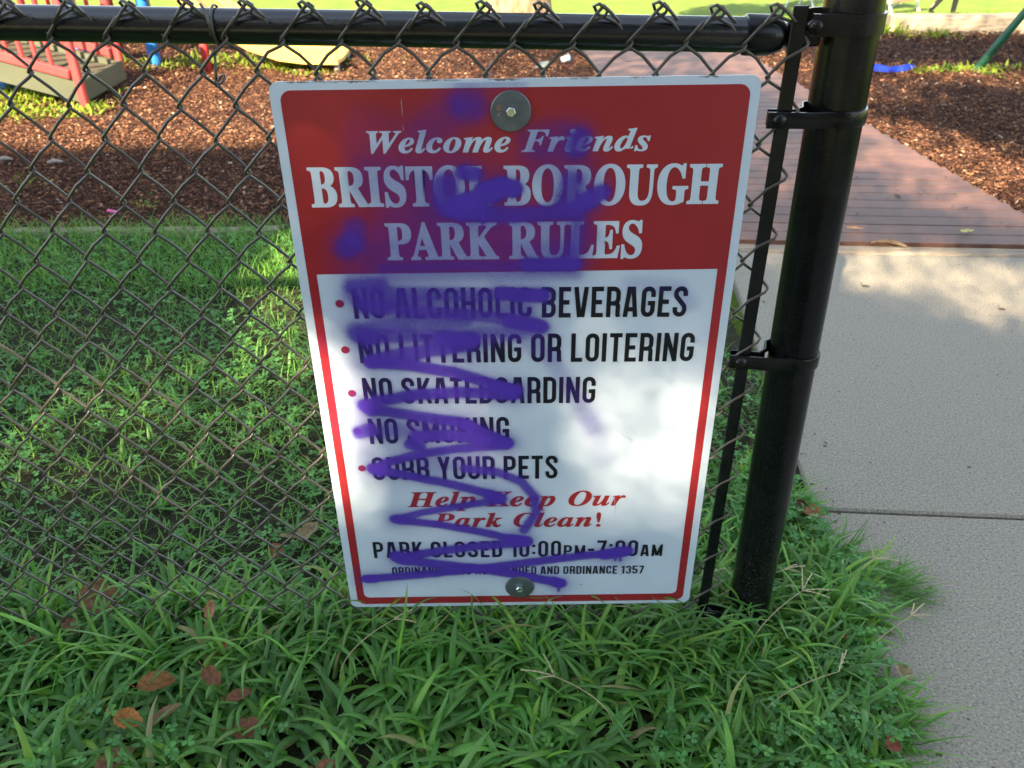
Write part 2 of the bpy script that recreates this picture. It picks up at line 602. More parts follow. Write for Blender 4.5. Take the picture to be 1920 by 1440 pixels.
b = MB()
J0 = gpt(1700, 962)                       # a point on the joint that shows
t0 = J0.dot(PATH_EY)
thr0 = gpt(1700, 478).dot(PATH_EY)
for a0, a1 in ((t0 - 3.0, t0 - 1.505), (t0 - 1.497, t0 - .004), (t0 + .004, thr0)):
    pbox(b, .93, 3.4, a0, a1, -.12, 0.0, .005)
struct(b.build('concrete_path', M_CONC))

# boardwalk of painted planks
b = MB()
def edge_x(y, l):
    return (1.02 + (y - 1.85) * -.045) if l else (2.375 + (y - 1.85) * -.088)
ty = thr0 + .075
k = 0
while ty < thr0 + 4.7:
    w = .092 + .002 * math.sin(k * 5.1)
    cy = ty + w / 2
    s0, s1 = edge_x(cy, 1), edge_x(cy, 0)
    # edges are in x, planks run along PATH_EX
    s0 = s0 - PATH_EY.x * cy
    s1 = s1 - PATH_EY.x * cy
    sh = .90 + .20 * random.random()
    pbox(b, s0 + random.uniform(-.006, .006), s1 + random.uniform(-.006, .006), ty, ty + w - .005, -.03, .018 + random.uniform(-.0006, .0006), .0012, (sh, sh * random.uniform(.97, 1.03), sh))
    ty += w
    k += 1
struct(b.build('boardwalk_path', M_BOARD))
b = MB()
pbox(b, .98, 2.6, thr0 + .004, thr0 + .070, -.1, .006, .008)
tag(b.build('timber_threshold', M_TIMB), 'weathered timber strip between the concrete walk and the red-brown boardwalk', 'timber')

# timber edging
def edging(p0, p1, w, h, label):
    b = MB()
    a, c = Vector(p0), Vector(p1)
    d = (c - a); L = d.length; d.normalize()
    n = 30
    e = Vector((-d.y, d.x, 0))
    vs = []
    for i in range(n + 1):
        p = a + d * (L * i / n)
        j = .008 * mnoise.noise(p * 6)
        k2 = .008 * mnoise.noise(p * 7 + Vector((5, 5, 5)))
        for (s, z) in ((-.5, -.08), (-.5, h - .015), (-.42, h), (.42, h), (.5, h - .015), (.5, -.08)):
            q = p + e * (s * w + j)
            vs.append((q.x, q.y, a.z + z + k2 * (z > 0)))
    f = []
    for i in range(n):
        for s in range(6):
            f.append([i * 6 + s, i * 6 + (s + 1) % 6, (i + 1) * 6 + (s + 1) % 6, (i + 1) * 6 + s])
    f += [[0, 1, 2, 3, 4, 5], [n * 6 + s for s in range(6)][::-1]]
    b.add(vs, f)
    return tag(b.build('timber_edging', M_TIMB), label, 'timber edging', 'timbers along the mulch beds')
edging((3.42, 6.30, 0), (4.55, 6.22, 0), .16, .13, 'pale weathered timber at the back edge of the mulch, behind the dark green slanting pipe')
edging((4.60, 6.22, 0), (6.9, 6.1, 0), .16, .13, 'weathered timber continuing past the end of the timber behind the green pipe')
edging((-3.2, 2.10, 0), (-.62, 2.05, 0), .06, .012, 'low grey timber strip between the grass and the dark mulch, seen through the fence')


# ------------------------------------------------------------------ vegetation builders
def blades(b, base, L, W, az, th0, kap, cols, K=6, fold=.22, twist=None, zmin=None, across=3):
    N = len(base)
    t = np.linspace(0, 1, K + 1)
    th = th0[:, None] + kap[:, None] * t[None] ** 1.25
    dx, dz = np.sin(th), np.cos(th)
    seg = L[:, None] / K
    px = np.concatenate([np.zeros((N, 1)), np.cumsum((dx[:, 1:] + dx[:, :-1]) / 2 * seg, 1)], 1)
    pz = np.concatenate([np.zeros((N, 1)), np.cumsum((dz[:, 1:] + dz[:, :-1]) / 2 * seg, 1)], 1)
    az_t = az[:, None] + (0 if twist is None else twist[:, None] * t[None])
    ca, sa = np.cos(az_t), np.sin(az_t)
    P = np.stack([base[:, None, 0] + px * ca, base[:, None, 1] + px * sa, base[:, None, 2] + pz], -1)
    side = np.stack([-sa, ca, np.zeros_like(sa)], -1)
    dirv = np.stack([dx * ca, dx * sa, dz], -1)
    nor = np.cross(side, dirv)
    w = W[:, None] * (.55 + .45 * np.minimum(1, t / .25))[None] * (np.clip(1 - t, 0, 1) ** .55)[None]
    w[:, -1] = W * .04
    if across == 3:
        A = np.stack([P - side * w[..., None] / 2, P - nor * (w * fold)[..., None], P + side * w[..., None] / 2], 2)
    else:
        A = np.stack([P - side * w[..., None] / 2, P + side * w[..., None] / 2], 2)
    if zmin is not None:
        A[..., 2] = np.maximum(A[..., 2], zmin + (t * .004)[None, :, None])
    na = across
    V = A.reshape(-1, 3)
    i = np.arange(N)[:, None, None]
    k = np.arange(K)[None, :, None]
    s = np.arange(na - 1)[None, None]
    o = i * (K + 1) * na + k * na + s
    f = np.stack([o, o + 1, o + na + 1, o + na], -1).reshape(-1, 4)
    sh = np.broadcast_to((.72 + .28 * np.minimum(1, t * 2.2))[None, :, None, None], (N, K + 1, na, 1))
    c = np.broadcast_to(cols[:, None, None, :], (N, K + 1, na, 3)).copy()
    if na == 3:
        c[:, :, 1] *= np.array([1.12, 1.1, 1.2])
    b.add(V, f, c.reshape(-1, 3))


def greens(n, pal, w):
    pal = np.array(pal)
    k = RNG.choice(len(pal), n, p=np.array(w) / np.sum(w))
    return pal[k] * RNG.uniform(.78, 1.22, (n, 1)) * RNG.uniform(.93, 1.07, (n, 3))

PAL = [(.108, .275, .055), (.132, .318, .058), (.158, .350, .052), (.215, .40, .048), (.34, .34, .12)]

def sand_edge(y):
    """wavy edge of the grass that hangs over the concrete"""
    return .985 + .035 * np.sin(y * 9 + 1) + .03 * np.sin(y * 23) + np.where(y < 0, .00, 0) + .05 * np.exp(-((y - .13) / .10) ** 2)

# clumps of broad grass in front of the fence and around the post
b = MB()
def tufts(n, x0, x1, y0, y1, keep, lo, hi, wlo, whi, nb, pal_w, lean=(.15, 1.0), kap=(.5, 1.9)):
    tx = RNG.uniform(x0, x1, n); ty_ = RNG.uniform(y0, y1, n)
    k = keep(tx, ty_)
    tx, ty_ = tx[k], ty_[k]
    m = RNG.integers(nb[0], nb[1], len(tx))
    bx = np.repeat(tx, m) + RNG.normal(0, .008, m.sum())
    by = np.repeat(ty_, m) + RNG.normal(0, .008, m.sum())
    N = len(bx)
    size = np.repeat(RNG.uniform(.75, 1.2, len(tx)), m)
    L = RNG.uniform(lo, hi, N) * size
    W = RNG.uniform(wlo, whi, N) * (.7 + .3 * size)
    az = RNG.uniform(0, 2 * np.pi, N)
    base = np.stack([bx, by, np.full(N, -.012)], -1)
    blades(b, base, L, W, az, RNG.uniform(*lean, N), RNG.uniform(*kap, N), greens(N, PAL, pal_w), K=7, twist=RNG.normal(0, .5, N), zmin=.002)

front = lambda x, y: x < sand_edge(y) - .075
tufts(1750, -1.35, 1.0, -.85, .07, front, .060, .125, .0105, .019, (4, 7), (4, 4, 2, .5, .12), (.25, 1.15), (.6, 2.2))
tufts(260, -.95, .93, -.10, .10, front, .10, .18, .009, .014, (3, 6), (3, 4, 3, 1, .2), (.05, .7), (.5, 1.9))
tufts(300, .62, 1.0, -.5, .35, front, .055, .115, .008, .014, (4, 7), (2, 4, 4, 1.5, .2))
tufts(500, -1.9, .98, .10, 1.1, front, .05, .10, .006, .011, (3, 6), (4, 4, 2, .6, .2))
# thin dry stalks and seed heads above the grass
g_near = b.build('grass', M_GRASS, smooth=True)
tag(g_near, 'broad green grass blades growing below the sign and along the fence', 'grass', kind='stuff')

b = MB()
def near_short(n, x0, x1, y0, y1, keep, lo, hi, w, pal_w, K=4):
    x = RNG.uniform(x0, x1, n); y = RNG.uniform(y0, y1, n)
    k = keep(x, y)
    x, y = x[k], y[k]
    N = len(x)
    base = np.stack([x, y, np.full(N, -.012)], -1)
    blades(b, base, RNG.uniform(lo, hi, N), RNG.uniform(w * .7, w * 1.3, N), RNG.uniform(0, 6.28, N), RNG.uniform(.1, .9, N), RNG.uniform(.3, 1.5, N), greens(N, PAL, pal_w), K=K, twist=RNG.normal(0, .4, N), zmin=.001, across=2)
near_short(26000, -2.9, 1.0, .05, 2.10, lambda x, y: (x < sand_edge(y) - .02) & (y > .05 + .0 * x), .03, .085, .0035, (4, 4, 2, .5, .12))
near_short(9000, -2.9, .98, 1.5, 2.12, lambda x, y: x < .97, .06, .12, .004, (3, 4, 3, 1, .2))
near_short(5000, .55, 1.0, -.7, .5, lambda x, y: x < sand_edge(y) - .025, .03, .075, .006, (4, 4, 2, .5, .12))
near_short(2500, -1.4, 1.0, -.85, .1, lambda x, y: x < sand_edge(y) - .02, .03, .07, .004, (4, 4, 2, .5, .12))
# tufts that hang over the concrete
n = 300
y = RNG.choice([.13, .15, .12, .10, .42, .75, -.2], n) + RNG.normal(0, .05, n)
base = np.stack([sand_edge(y) - .05 + RNG.normal(0, .012, n), y, np.full(n, -.008)], -1)
blades(b, base, RNG.uniform(.05, .12, n), RNG.uniform(.002, .005, n), RNG.normal(-.1, .6, n), RNG.uniform(.7, 1.3, n), RNG.uniform(.2, .7, n), greens(n, PAL, (3, 4, 3, 1, .2)), K=5, zmin=.006, across=2)
tag(b.build('short_grass', M_SHORT, smooth=True), 'shorter grass in the shade behind the chain-link fence and along the concrete', 'grass', kind='stuff')

# clover
b = MB()
def clover(n, x0, x1, y0, y1, keep, r0, r1, h0, h1):
    x = RNG.uniform(x0, x1, n); y = RNG.uniform(y0, y1, n)
    den = np.sin(x * 5.3 + 1.2) * np.sin(y * 6.1 + x * 2) + RNG.normal(0, .5, n)
    k = keep(x, y) & (den > -.15)
    x, y = x[k], y[k]
    N = len(x)
    h = RNG.uniform(h0, h1, N); r = RNG.uniform(r0, r1, N); a0 = RNG.uniform(0, 6.28, N)
    col = greens(N, [(.09, .26, .065), (.105, .29, .072), (.125, .32, .06)], (4, 4, 1))
    # heart-shaped leaflet outline
    o2 = np.array([(.0, .0), (.45, -.42), (.85, -.52), (1.12, -.28), (1.0, 0), (1.12, .28), (.85, .52), (.45, .42)])
    tx, tyy = RNG.normal(0, .22, N), RNG.normal(0, .22, N)
    for q in range(3):
        a = a0 + q * 2.094
        lx = (o2[None, :, 0] * np.cos(a)[:, None] - o2[None, :, 1] * np.sin(a)[:, None]) * r[:, None]
        ly = (o2[None, :, 0] * np.sin(a)[:, None] + o2[None, :, 1] * np.cos(a)[:, None]) * r[:, None]
        lz = h[:, None] + lx * tx[:, None] + ly * tyy[:, None] + .12 * r[:, None] * (np.abs(o2[None, :, 1]) * 1.6)
        V = np.stack([x[:, None] + lx, y[:, None] + ly, lz], -1)
        i = np.arange(N)[:, None] * 8
        f = np.concatenate([i + np.array([[0, 1, 2, 3, 4]]), i + np.array([[0, 4, 5, 6, 7]])])
        b.add(V.reshape(-1, 3), f, np.repeat(col * RNG.uniform(.9, 1.1, (N, 1)), 8, 0))
clover(15000, -2.9, .97, .02, 2.0, lambda x, y: x < sand_edge(y) - .03, .0045, .011, .010, .045)
clover(1500, .7, 1.0, -.6, .4, lambda x, y: x < sand_edge(y) - .02, .006, .010, .015, .05)
clover(1500, -1.2, .99, -.8, .1, lambda x, y: (x < sand_edge(y) - .04) & ((x > .7) | (x < -.25) | (y < -.22)), .006, .011, .02, .07)
tag(b.build('clover', M_CLOVER), 'low clover leaves growing among the grass behind the fence', 'clover', kind='stuff')

# far lawn blades
b = MB()
n = 42000
y = 6.4 + 22 * RNG.random(n) ** 1.8
x = RNG.uniform(-1, 1, n) * (2.5 + y * .75) + .6
z = terrain_z(y)
base = np.stack([x, y, z - .01], -1)
sc_ = 1 + (y - 6.4) * .06
blades(b, base, RNG.uniform(.04, .08, n) * sc_, .008 * sc_, RNG.uniform(0, 6.28, n), RNG.uniform(.1, .7, n), RNG.uniform(.2, 1, n), greens(n, [(.15, .25, .035), (.20, .29, .04), (.12, .21, .035)], (4, 3, 3)), K=2, across=2)
tag(b.build('far_grass', M_SHORT, smooth=True), 'mown sunlit lawn grass beyond the mulch bed', 'grass', kind='stuff')

# mulch chips
b = MB()
def chips(n, x0, x1, y0, y1, keep, l0, l1, full=True, zoff=.0):
    x = RNG.uniform(x0, x1, n); y = RNG.uniform(y0, y1, n)
    k = keep(x, y)
    x, y = x[k], y[k]
    N = len(x)
    l = np.exp(RNG.uniform(np.log(l0), np.log(l1), N)); w = l * RNG.uniform(.15, .45, N) + .002; h = w * RNG.uniform(.3, .7, N)
    a = RNG.uniform(0, 6.28, N); p = RNG.normal(0, .28, N); ro = RNG.normal(0, .4, N)
    ca, sa, cp, sp, crr, srr = np.cos(a), np.sin(a), np.cos(p), np.sin(p), np.cos(ro), np.sin(ro)
    ex = np.stack([ca * cp, sa * cp, sp], -1)
    ey0 = np.stack([-sa, ca, np.zeros(N)], -1)
    ez0 = np.cross(ex, ey0)
    ey = ey0 * crr[:, None] + ez0 * srr[:, None]
    ez = np.cross(ex, ey)
    c = np.stack([x, y, RNG.uniform(0, .022, N) + zoff], -1)
    sg = np.array([(-1, -1, -1), (1, -1, -1), (1, 1, -1), (-1, 1, -1), (-1, -.8, 1), (.9, -1, 1), (1, .8, 1), (-.8, 1, 1)]) / 2
    V = c[:, None] + sg[None, :, :1] * (ex * l[:, None])[:, None] + sg[None, :, 1:2] * (ey * w[:, None])[:, None] + sg[None, :, 2:] * (ez * h[:, None])[:, None]
    fs = np.array([[4, 5, 6, 7], [0, 1, 5, 4], [1, 2, 6, 5], [2, 3, 7, 6], [3, 0, 4, 7]]) if full else np.array([[4, 5, 6, 7], [0, 1, 5, 4]])
    f = (np.arange(N)[:, None, None] * 8 + fs[None]).reshape(-1, 4)
    pal = np.array([(.055, .027, .018), (.115, .053, .030), (.20, .092, .048), (.30, .165, .092), (.44, .34, .23)])
    kk = RNG.choice(5, N, p=[.30, .36, .24, .085, .015])
    col = pal[kk] * RNG.uniform(.75, 1.25, (N, 1))
    b.add(V.reshape(-1, 3), f, np.repeat(col, 8, 0))
leftbed = lambda x, y: x < edge_x(y, 1) + .02
rightbed = lambda x, y: x > edge_x(y, 0) - .01
chips(46000, -3.6, 1.1, 2.08, 3.6, leftbed, .005, .022)
chips(50000, -4.6, 1.1, 3.5, 6.4, leftbed, .008, .028, False)
chips(40000, 2.0, 4.8, 1.6, 4.0, rightbed, .005, .022)
chips(30000, 2.0, 6.2, 4.0, 6.35, rightbed, .008, .028, False)
tag(b.build('mulch_chips', M_CHIP), 'red-brown shredded bark mulch of the playground beds', 'mulch', kind='stuff')

# grit, clippings and crumbs of leaf on the concrete
b = MB()
def grit(n, fx, y0, y1, l0, l1, pal):
    y = RNG.uniform(y0, y1, n); x = fx(y, n)
    for i in range(n):
        l = RNG.uniform(l0, l1)
        a = RNG.uniform(0, 6.28)
        c_, s_ = math.cos(a), math.sin(a)
        w = l * RNG.uniform(.2, .5)
        z = .0015 + (.0 if y[i] < 1.78 else .02)
        q = [(-l / 2, -w / 2), (l / 2, -w / 3), (l * .4, w / 2), (-l * .4, w / 2)]
        col = np.array(pal[RNG.integers(0, len(pal))]) * RNG.uniform(.8, 1.2)
        top = [(x[i] + u * c_ - v * s_, y[i] + u * s_ + v * c_, z + .002 * RNG.random()) for u, v in q]
        bot = [(p[0], p[1], p[2] - .0012) for p in top]
        b.add(top + bot, [[0, 1, 2, 3], [0, 4, 5, 1], [1, 5, 6, 2], [2, 6, 7, 3], [3, 7, 4, 0]], col)
GP = [(.10, .06, .04), (.16, .10, .06), (.08, .12, .03), (.22, .17, .11), (.05, .045, .04)]
grit(45, lambda y, n: sand_edge(y) + np.abs(RNG.normal(0, .05, n)), -.5, 1.75, .004, .011, GP)
grit(50, lambda y, n: RNG.uniform(.98, 2.6, n), -.5, 1.75, .003, .009, GP)
grit(70, lambda y, n: RNG.uniform(1.1, 2.3, n), 1.85, 3.5, .006, .022, GP)
tag(b.build('path_grit', M_CHIP), 'specks of grit and clippings on the concrete walk and boardwalk', 'grit', kind='stuff')

# weeds in the mulch
b = MB()
def weed_patch(cx, cy, rx, ry, n, h):
    x = cx + RNG.normal(0, rx, n); y = cy + RNG.normal(0, ry, n)
    base = np.stack([x, y, np.full(n, .0)], -1)
    blades(b, base, RNG.uniform(.4, 1, n) * h, RNG.uniform(.012, .026, n), RNG.uniform(0, 6.28, n), RNG.uniform(.1, 1.1, n), RNG.uniform(.2, 1.4, n), greens(n, [(.22, .33, .035), (.28, .36, .04), (.16, .27, .04)], (3, 3, 2)), K=3, zmin=.004)
for px, py_, rx, ry, n, h in ((75, 185, .18, .16, 420, .11), (20, 215, .14, .08, 200, .07), (110, 215, .12, .08, 160, .06), (178, 205, .06, .05, 60, .08), (430, 118, .45, .10, 380, .09), (545, 128, .10, .07, 130, .13), (345, 125, .18, .08, 120, .06), (215, 122, .06, .1, 50, .06), (1800, 132, .22, .05, 220, .07), (1740, 135, .08, .04, 60, .05), (1855, 140, .05, .06, 50, .06), (1750, 70, .10, .06, 70, .10), (1662, 62, .10, .08, 120, .16), (40, 345, .10, .06, 60, .03), (270, 385, .06, .05, 40, .03), (575, 140, .1, .06, 60, .06)):
    p = gpt(px, py_)
    weed_patch(p.x, p.y, rx, ry, n, h)
tag(b.build('weeds', M_WEED, smooth=True), 'yellow-green weeds growing in small patches on the mulch', 'weeds', kind='stuff')


# seed heads and dry stalks over the near grass
b = MB()
for px, py_, dx, dy, L in ((1300, 1150, .16, .03, .17), (1390, 1220, .10, .05, .2), (1550, 1130, .09, .06, .13), (1250, 1140, .06, .02, .14), (800, 1130, -.07, .02, .12), (980, 1130, .10, .03, .14), (1420, 1330, .12, .02, .16), (640, 1260, .10, .05, .17), (1600, 1230, .1, .05, .12), (1150, 1350, -.1, .03, .17)):
    p = gpt(px, py_)
    pts = []
    for i in range(9):
        s = i / 8
        pts.append((p.x + dx * s * s, p.y - .02 + dy * s * s, -.01 + L * (s - .35 * s * s)))
    b.tube(pts, np.linspace(.0011, .0006, 9), 5)
    top = Vector(pts[-1]); dv = (top - Vector(pts[-2])).normalized()
    for q in range(random.choice((2, 3, 3, 4))):
        a = random.uniform(0, 6.28)
        e = (dv + Vector((math.cos(a), math.sin(a), random.uniform(-.2, .4))) * .8).normalized()
        l = random.uniform(.03, .06)
        sp = [tuple(top + e * (l * i / 10) + Vector((0, 0, -.25 * l * (i / 10) ** 2))) for i in range(11)]
        b.tube(sp, [.0007 if i % 2 else .0016 for i in range(11)], 5)
tag(b.build('grass_stalks', M_STRAW, smooth=True), 'thin pale grass stalks with branching seed heads above the broad grass', 'grass stalks', kind='stuff')


# ------------------------------------------------------------------ dead leaves
def dead_leaf(p, L, W, rz, tilt, curl, lobes, tint, label, roll=0, z=.06, grp='fallen leaves'):
    b = MB()
    n, mm = 16, 8
    vs, cs = [], []
    for i in range(n + 1):
        s = i / n
        w = W / 2 * (math.sin(math.pi * min(1, s ** .8)) ** .75 + .02)
        if lobes:
            w *= .72 + .42 * abs(math.sin(s * math.pi * lobes + .4))
        for j in range(mm + 1):
            q = j / mm * 2 - 1
            x = (s - .5) * L + (.06 * L * abs(q) if lobes else .02 * L * abs(q))
            y = q * w * (1 + .10 * math.sin(i * 2.3 + j) * (abs(q) > .9))
            zz = curl * (abs(q) ** 1.7) * w + curl * .5 * ((s - .5) ** 2) * L + .03 * W * math.sin(s * 9 + q * 3)
            vs.append((x, y, zz))
            k = 1 + .22 * math.sin(s * 13 + q * 7) * .5 - .2 * (abs(q) < .12) + .12 * math.cos(s * 40 + abs(q) * 9)
            cs.append(tuple(a * k for a in tint))
    f = [[i * (mm + 1) + j, i * (mm + 1) + j + 1, (i + 1) * (mm + 1) + j + 1, (i + 1) * (mm + 1) + j] for i in range(n) for j in range(mm)]
    b.add(vs, f, cs)
    b.tube([(-.5 * L, 0, 0), (-.62 * L, .02 * L, .01), (-.74 * L, .05 * L, .012)], .0011, 6, col=tint)
    o = b.build('dead_leaf', M_DEAD, smooth=True)
    o.location = (p.x, p.y, z)
    o.rotation_euler = (roll, tilt, rz)
    return tag(o, label, 'leaf', grp)

OR, BR, RB, PL = (.34, .155, .055), (.22, .115, .06), (.23, .10, .052), (.32, .24, .13)
for a in (
    ((180, 1112), .115, .085, .3, .45, .25, 3, BR, 'large brown lobed leaf caught upright in the grass behind the fence wire', .5, .07),
    ((392, 1133), .055, .026, 1.2, -1.0, .5, 0, (.38, .18, .11), 'small folded pink-brown leaf hanging in the wire at the foot of the fence', .3, .10),
    ((292, 1272), .095, .05, .4, .15, .5, 0, OR, 'orange-brown leaf lying half under grass, above the pair of leaves', .2, .055),
    ((238, 1342), .075, .045, -.25, .1, .55, 0, (.46, .19, .05), 'bright orange oval leaf, left one of the touching pair of leaves', .2, .06),
    ((306, 1334), .085, .042, .5, -.35, .4, 0, BR, 'dull brown pointed leaf beside the bright orange oval leaf', -.3, .065),
    ((394, 1258), .06, .038, -.6, .5, .6, 2, RB, 'small dark red-brown curled leaf below the folded leaf', .4, .065),
    ((418, 1203), .05, .03, .9, -.4, .5, 0, OR, 'small rust leaf deep in the grass right under the folded leaf', .5, .05),
    ((445, 1296), .065, .028, .6, .2, .5, 0, RB, 'narrow red-brown leaf piece lying right of the dull brown pointed leaf', .3, .055),
    ((130, 1165), .075, .03, -.5, .2, .4, 0, BR, 'brown leaf sliver low in the grass under the large lobed leaf', .2, .055),
    ((52, 1193), .05, .022, .3, .1, .3, 0, BR, 'brown leaf sliver nearest the left end of the fence foot', .2, .05),
    ((516, 1024), .045, .04, .8, -.4, .4, 2, (.33, .13, .06), 'small rust leaf in the clover left of the sign', .5, .045),
    ((575, 990), .08, .045, .9, -.2, .5, 2, PL, 'pale tan crumpled leaf in the clover close to the lower left of the sign', .2, .045),
    ((540, 1000), .06, .035, .2, .3, .5, 0, (.27, .23, .11), 'greenish tan leaf lying next to the pale crumpled leaf', -.3, .04),
    ((210, 1416), .09, .04, .8, .2, .4, 0, BR, 'shaded brown leaf under the grass at the bottom, below the bright orange leaf', .3, .05),
    ((460, 1360), .075, .05, .2, .1, .4, 2, RB, 'dark red leaf mostly covered by broad grass below the narrow leaf piece', .2, .04),
    ((612, 1432), .055, .035, .3, .2, .4, 0, RB, 'dark red-brown leaf at the bottom edge below the sign', .2, .05),
    ((1672, 1398), .05, .034, .5, .3, .6, 0, (.24, .06, .03), 'shiny dark red leaf at the corner of grass and concrete, lowest by the path', .3, .035),
    ((1527, 963), .075, .045, .1, .12, .5, 3, (.40, .17, .08), 'tan lobed leaf lying at the left end of the concrete joint', .1, .028),
    ((1503, 948), .05, .03, -.4, .3, .5, 0, (.10, .04, .025), 'dark brown curled leaf just behind the tan lobed leaf at the joint', .2, .028),
    ((1528, 990), .04, .02, .2, .1, .4, 0, (.36, .22, .10), 'small tan leaf in the grass edge below the lobed leaf at the joint', .1, .025),
    ((1692, 1262), .07, .035, 1.5, .1, .6, 0, (.34, .27, .14), 'tan crumpled leaf on the concrete against the grass edge', .1, .014),
    ((1585, 1185), .025, .012, 1.3, .3, .4, 0, OR, 'tiny orange leaf scrap in the grass right of the post foot', .1, .045),
    ((1602, 428), .09, .028, -.2, 0, .25, 0, (.45, .26, .12), 'pale orange curled leaf on the boardwalk beside the post', .1, .030),
    ((1812, 433), .085, .035, .25, 0, .15, 2, (.60, .55, .17), 'pale yellow leaf lying flat on the near boardwalk planks', .02, .028),
    ((1624, 537), .035, .022, -.2, 0, .3, 0, (.12, .11, .09), 'small dark leaf on the concrete near the sunlit patch', .05, .008),
    ((1880, 580), .03, .016, -.3, 0, .3, 0, (.14, .06, .06), 'small purplish leaf on the concrete at the right edge', .05, .008),
):
    (px, py_), L, W, rz, tilt, curl, lob, tint, lab, roll, z = a
    p = gpt(px, py_, z)
    dead_leaf(p, L * .70, W * .74, rz, tilt, curl, lob, tint, lab, roll, z - (.012 if z > .035 else 0))
p = gpt(1672, 465)
b = MB()
b.tube([(-.05, .02, .018), (-.02, .012, .024), (.015, -.008, .022), (.04, -.028, .016)], [.006, .009, .008, .004], 8)
b.tube([(-.05, .02, .02), (-.075, .012, .016)], [.004, .002], 6)
o = b.build('twig', M_BARK, smooth=True, loc=(0, 0, 0)); o.location = (p.x, p.y, 0)
tag(o, 'dark bark twig lying across the timber strip before the boardwalk', 'twig')


# ------------------------------------------------------------------ chain-link fence
FX = .7375
fence = thing('chain_link_fence', 'black chain-link fence with round top rail and thick end post, carrying the park rules sign', 'fence', (FX, .03, 0))
PH, R_W = .0702, .0021
ROWS = [1.0824, 1.0437, 1.0060, .9648]
while ROWS[-1] > .03:
    ROWS.append(ROWS[-1] - .0419)
def zt(z, x):
    return z - .021 * (x - .13) * np.clip((z + .3) / 1.3, 0, 1)
x_last = .1286 + PH * 7.5          # apex column round the tension bar
b = MB()
NW = 66
for wi in range(NW):
    # picket wi zigzags between column a (left) and column a + half pitch (right)
    xl = x_last - PH / 2 * (wi + 1)
    xr = xl + PH / 2
    # row parity: A rows (even index) sit on columns .1286 + k*PH
    left_is_A = abs(((xl - .1286) / PH) - round((xl - .1286) / PH)) < .1
    pts = []
    jit = random.uniform(-.0012, .0012)
    wob = [random.uniform(-.0012, .0012) for _ in ROWS]
    for k, z in enumerate(ROWS):
        isA = k % 2 == 0
        at_left = isA == left_is_A
        last = wi == 0
        rx = .0026
        if at_left:
            xa = xl - rx + jit
        else:
            xa = xr + (rx if not last else .0075) + jit
        # adjacent pickets meet at the same node: shared jitter by node keeps them hooked
        zz = float(zt(z, xa)) + .0016 * math.sin(k * 3.7 + round(xa / .0702 * 2) * 1.9)
        fr, bk = .0008, -.0062
        if k == 0:
            # knuckle: the end bends over and hooks back down along its neighbour
            s = -1 if at_left else 1
            x0 = xl if at_left else xr
            yy = fr if at_left else bk
            hook = [(x0 - s * .018, yy - s * .0005 - .001, zz - .020), (x0 - s * .006, yy - .001, zz - .003), (x0 + s * .002, -.0027, zz + .004), (x0 + s * .007, .0005 if s > 0 else -.006, zz + .001),
                    (x0 + s * .006, yy, zz - .004)]
            if s > 0:
                hook = [(x0 - .022, -.0108, zz - .022), (x0 - .007, -.0100, zz - .004), (x0 + .003, -.0085, zz + .0050), (x0 + .0075, -.0068, zz + .001), (x0 + .0045, -.0062, zz - .006)]
            else:
                hook = [(x0 + .020, -.0115, zz - .013), (x0 + .009, -.0118, zz - .002), (x0 - .004, -.0105, zz + .007), (x0 - .010, -.004, zz + .004), (x0 - .005, .0005, zz - .006)]
            pts += hook
            continue
        z_prev = ROWS[k - 1]
        # travelling down: right-going runs lie in front, left-going runs behind
        run_y = fr if not at_left else bk
        nxt_y = bk if not at_left else fr
        s = -1 if at_left else 1
        pts += [(xa - s * .020, run_y, zz + .0225), (xa - s * .0035, run_y * .9, zz + .0048), (xa, (run_y + nxt_y) / 2, zz), (xa - s * .0035, nxt_y * .9, zz - .0048)]
    P = np.array(pts)
    # smooth a little
    P[:, 0] += .0009 * np.sin(P[:, 2] * 61 + wi)
    b.tube(P, R_W, 7)
b.build('wire_mesh', M_WIRE, fence, smooth=True)

# end post, leaning slightly as in the place, with a domed cap
PT, PB = np.array([.7215, .030, 1.18]), np.array([.7385, .030, -.12])
def post_c(z):
    s = (z - PB[2]) / (PT[2] - PB[2])
    return PB + (PT - PB) * s
pd = (PT - PB) / np.linalg.norm(PT - PB)
RP = .0365
b = MB()
b.tube([post_c(z) for z in (-.12, 0, .25, .5, .75, 1.0, 1.18)], RP, 40)
b.build('fence_post', M_POST, fence, auto=40)
b = MB()
b.lathe([(RP + .004, -.03), (RP + .004, .004), (RP * .95, .018), (RP * .6, .03), (0, .036)], post_c(1.18), pd, 32)
b.build('post_cap', M_FIT, fence, auto=40)
# next post along the fence, outside the photo at the left
b = MB()
b.tube([(-1.62, .030, -.1), (-1.62, .030, 1.12)], .024, 24)
b.build('line_post', M_POST, fence, auto=40)

# top rail
RR = .0208
ra, rb = np.array([-1.75, .0185, 1.067 + .029 * 1.425]), np.array([.612, .0185, 1.0405 - .00])
def rail_c(x):
    s = (x - ra[0]) / (rb[0] - ra[0])
    return ra + (rb - ra) * s
b = MB()
b.tube([rail_c(x) for x in np.linspace(-1.75, .612, 24)], RR, 36)
b.build('top_rail', M_PIPE, fence, auto=50)
# rail end cup
rd = (rb - ra) / np.linalg.norm(rb - ra)
b = MB()
b.lathe([(RR + .0002, -.002), (RR + .003, -.001), (RR + .0035, .002), (RR + .0032, .030), (RR * .98, .042), (RR * .7, .049), (0, .051)], rail_c(.590), rd, 32)
c0 = rail_c(.648)
b.box((.659, .0185, c0[2] + .001), (.050, .006, .028), bev=.002)
b.build('rail_end_cup', M_FIT, fence, auto=40)


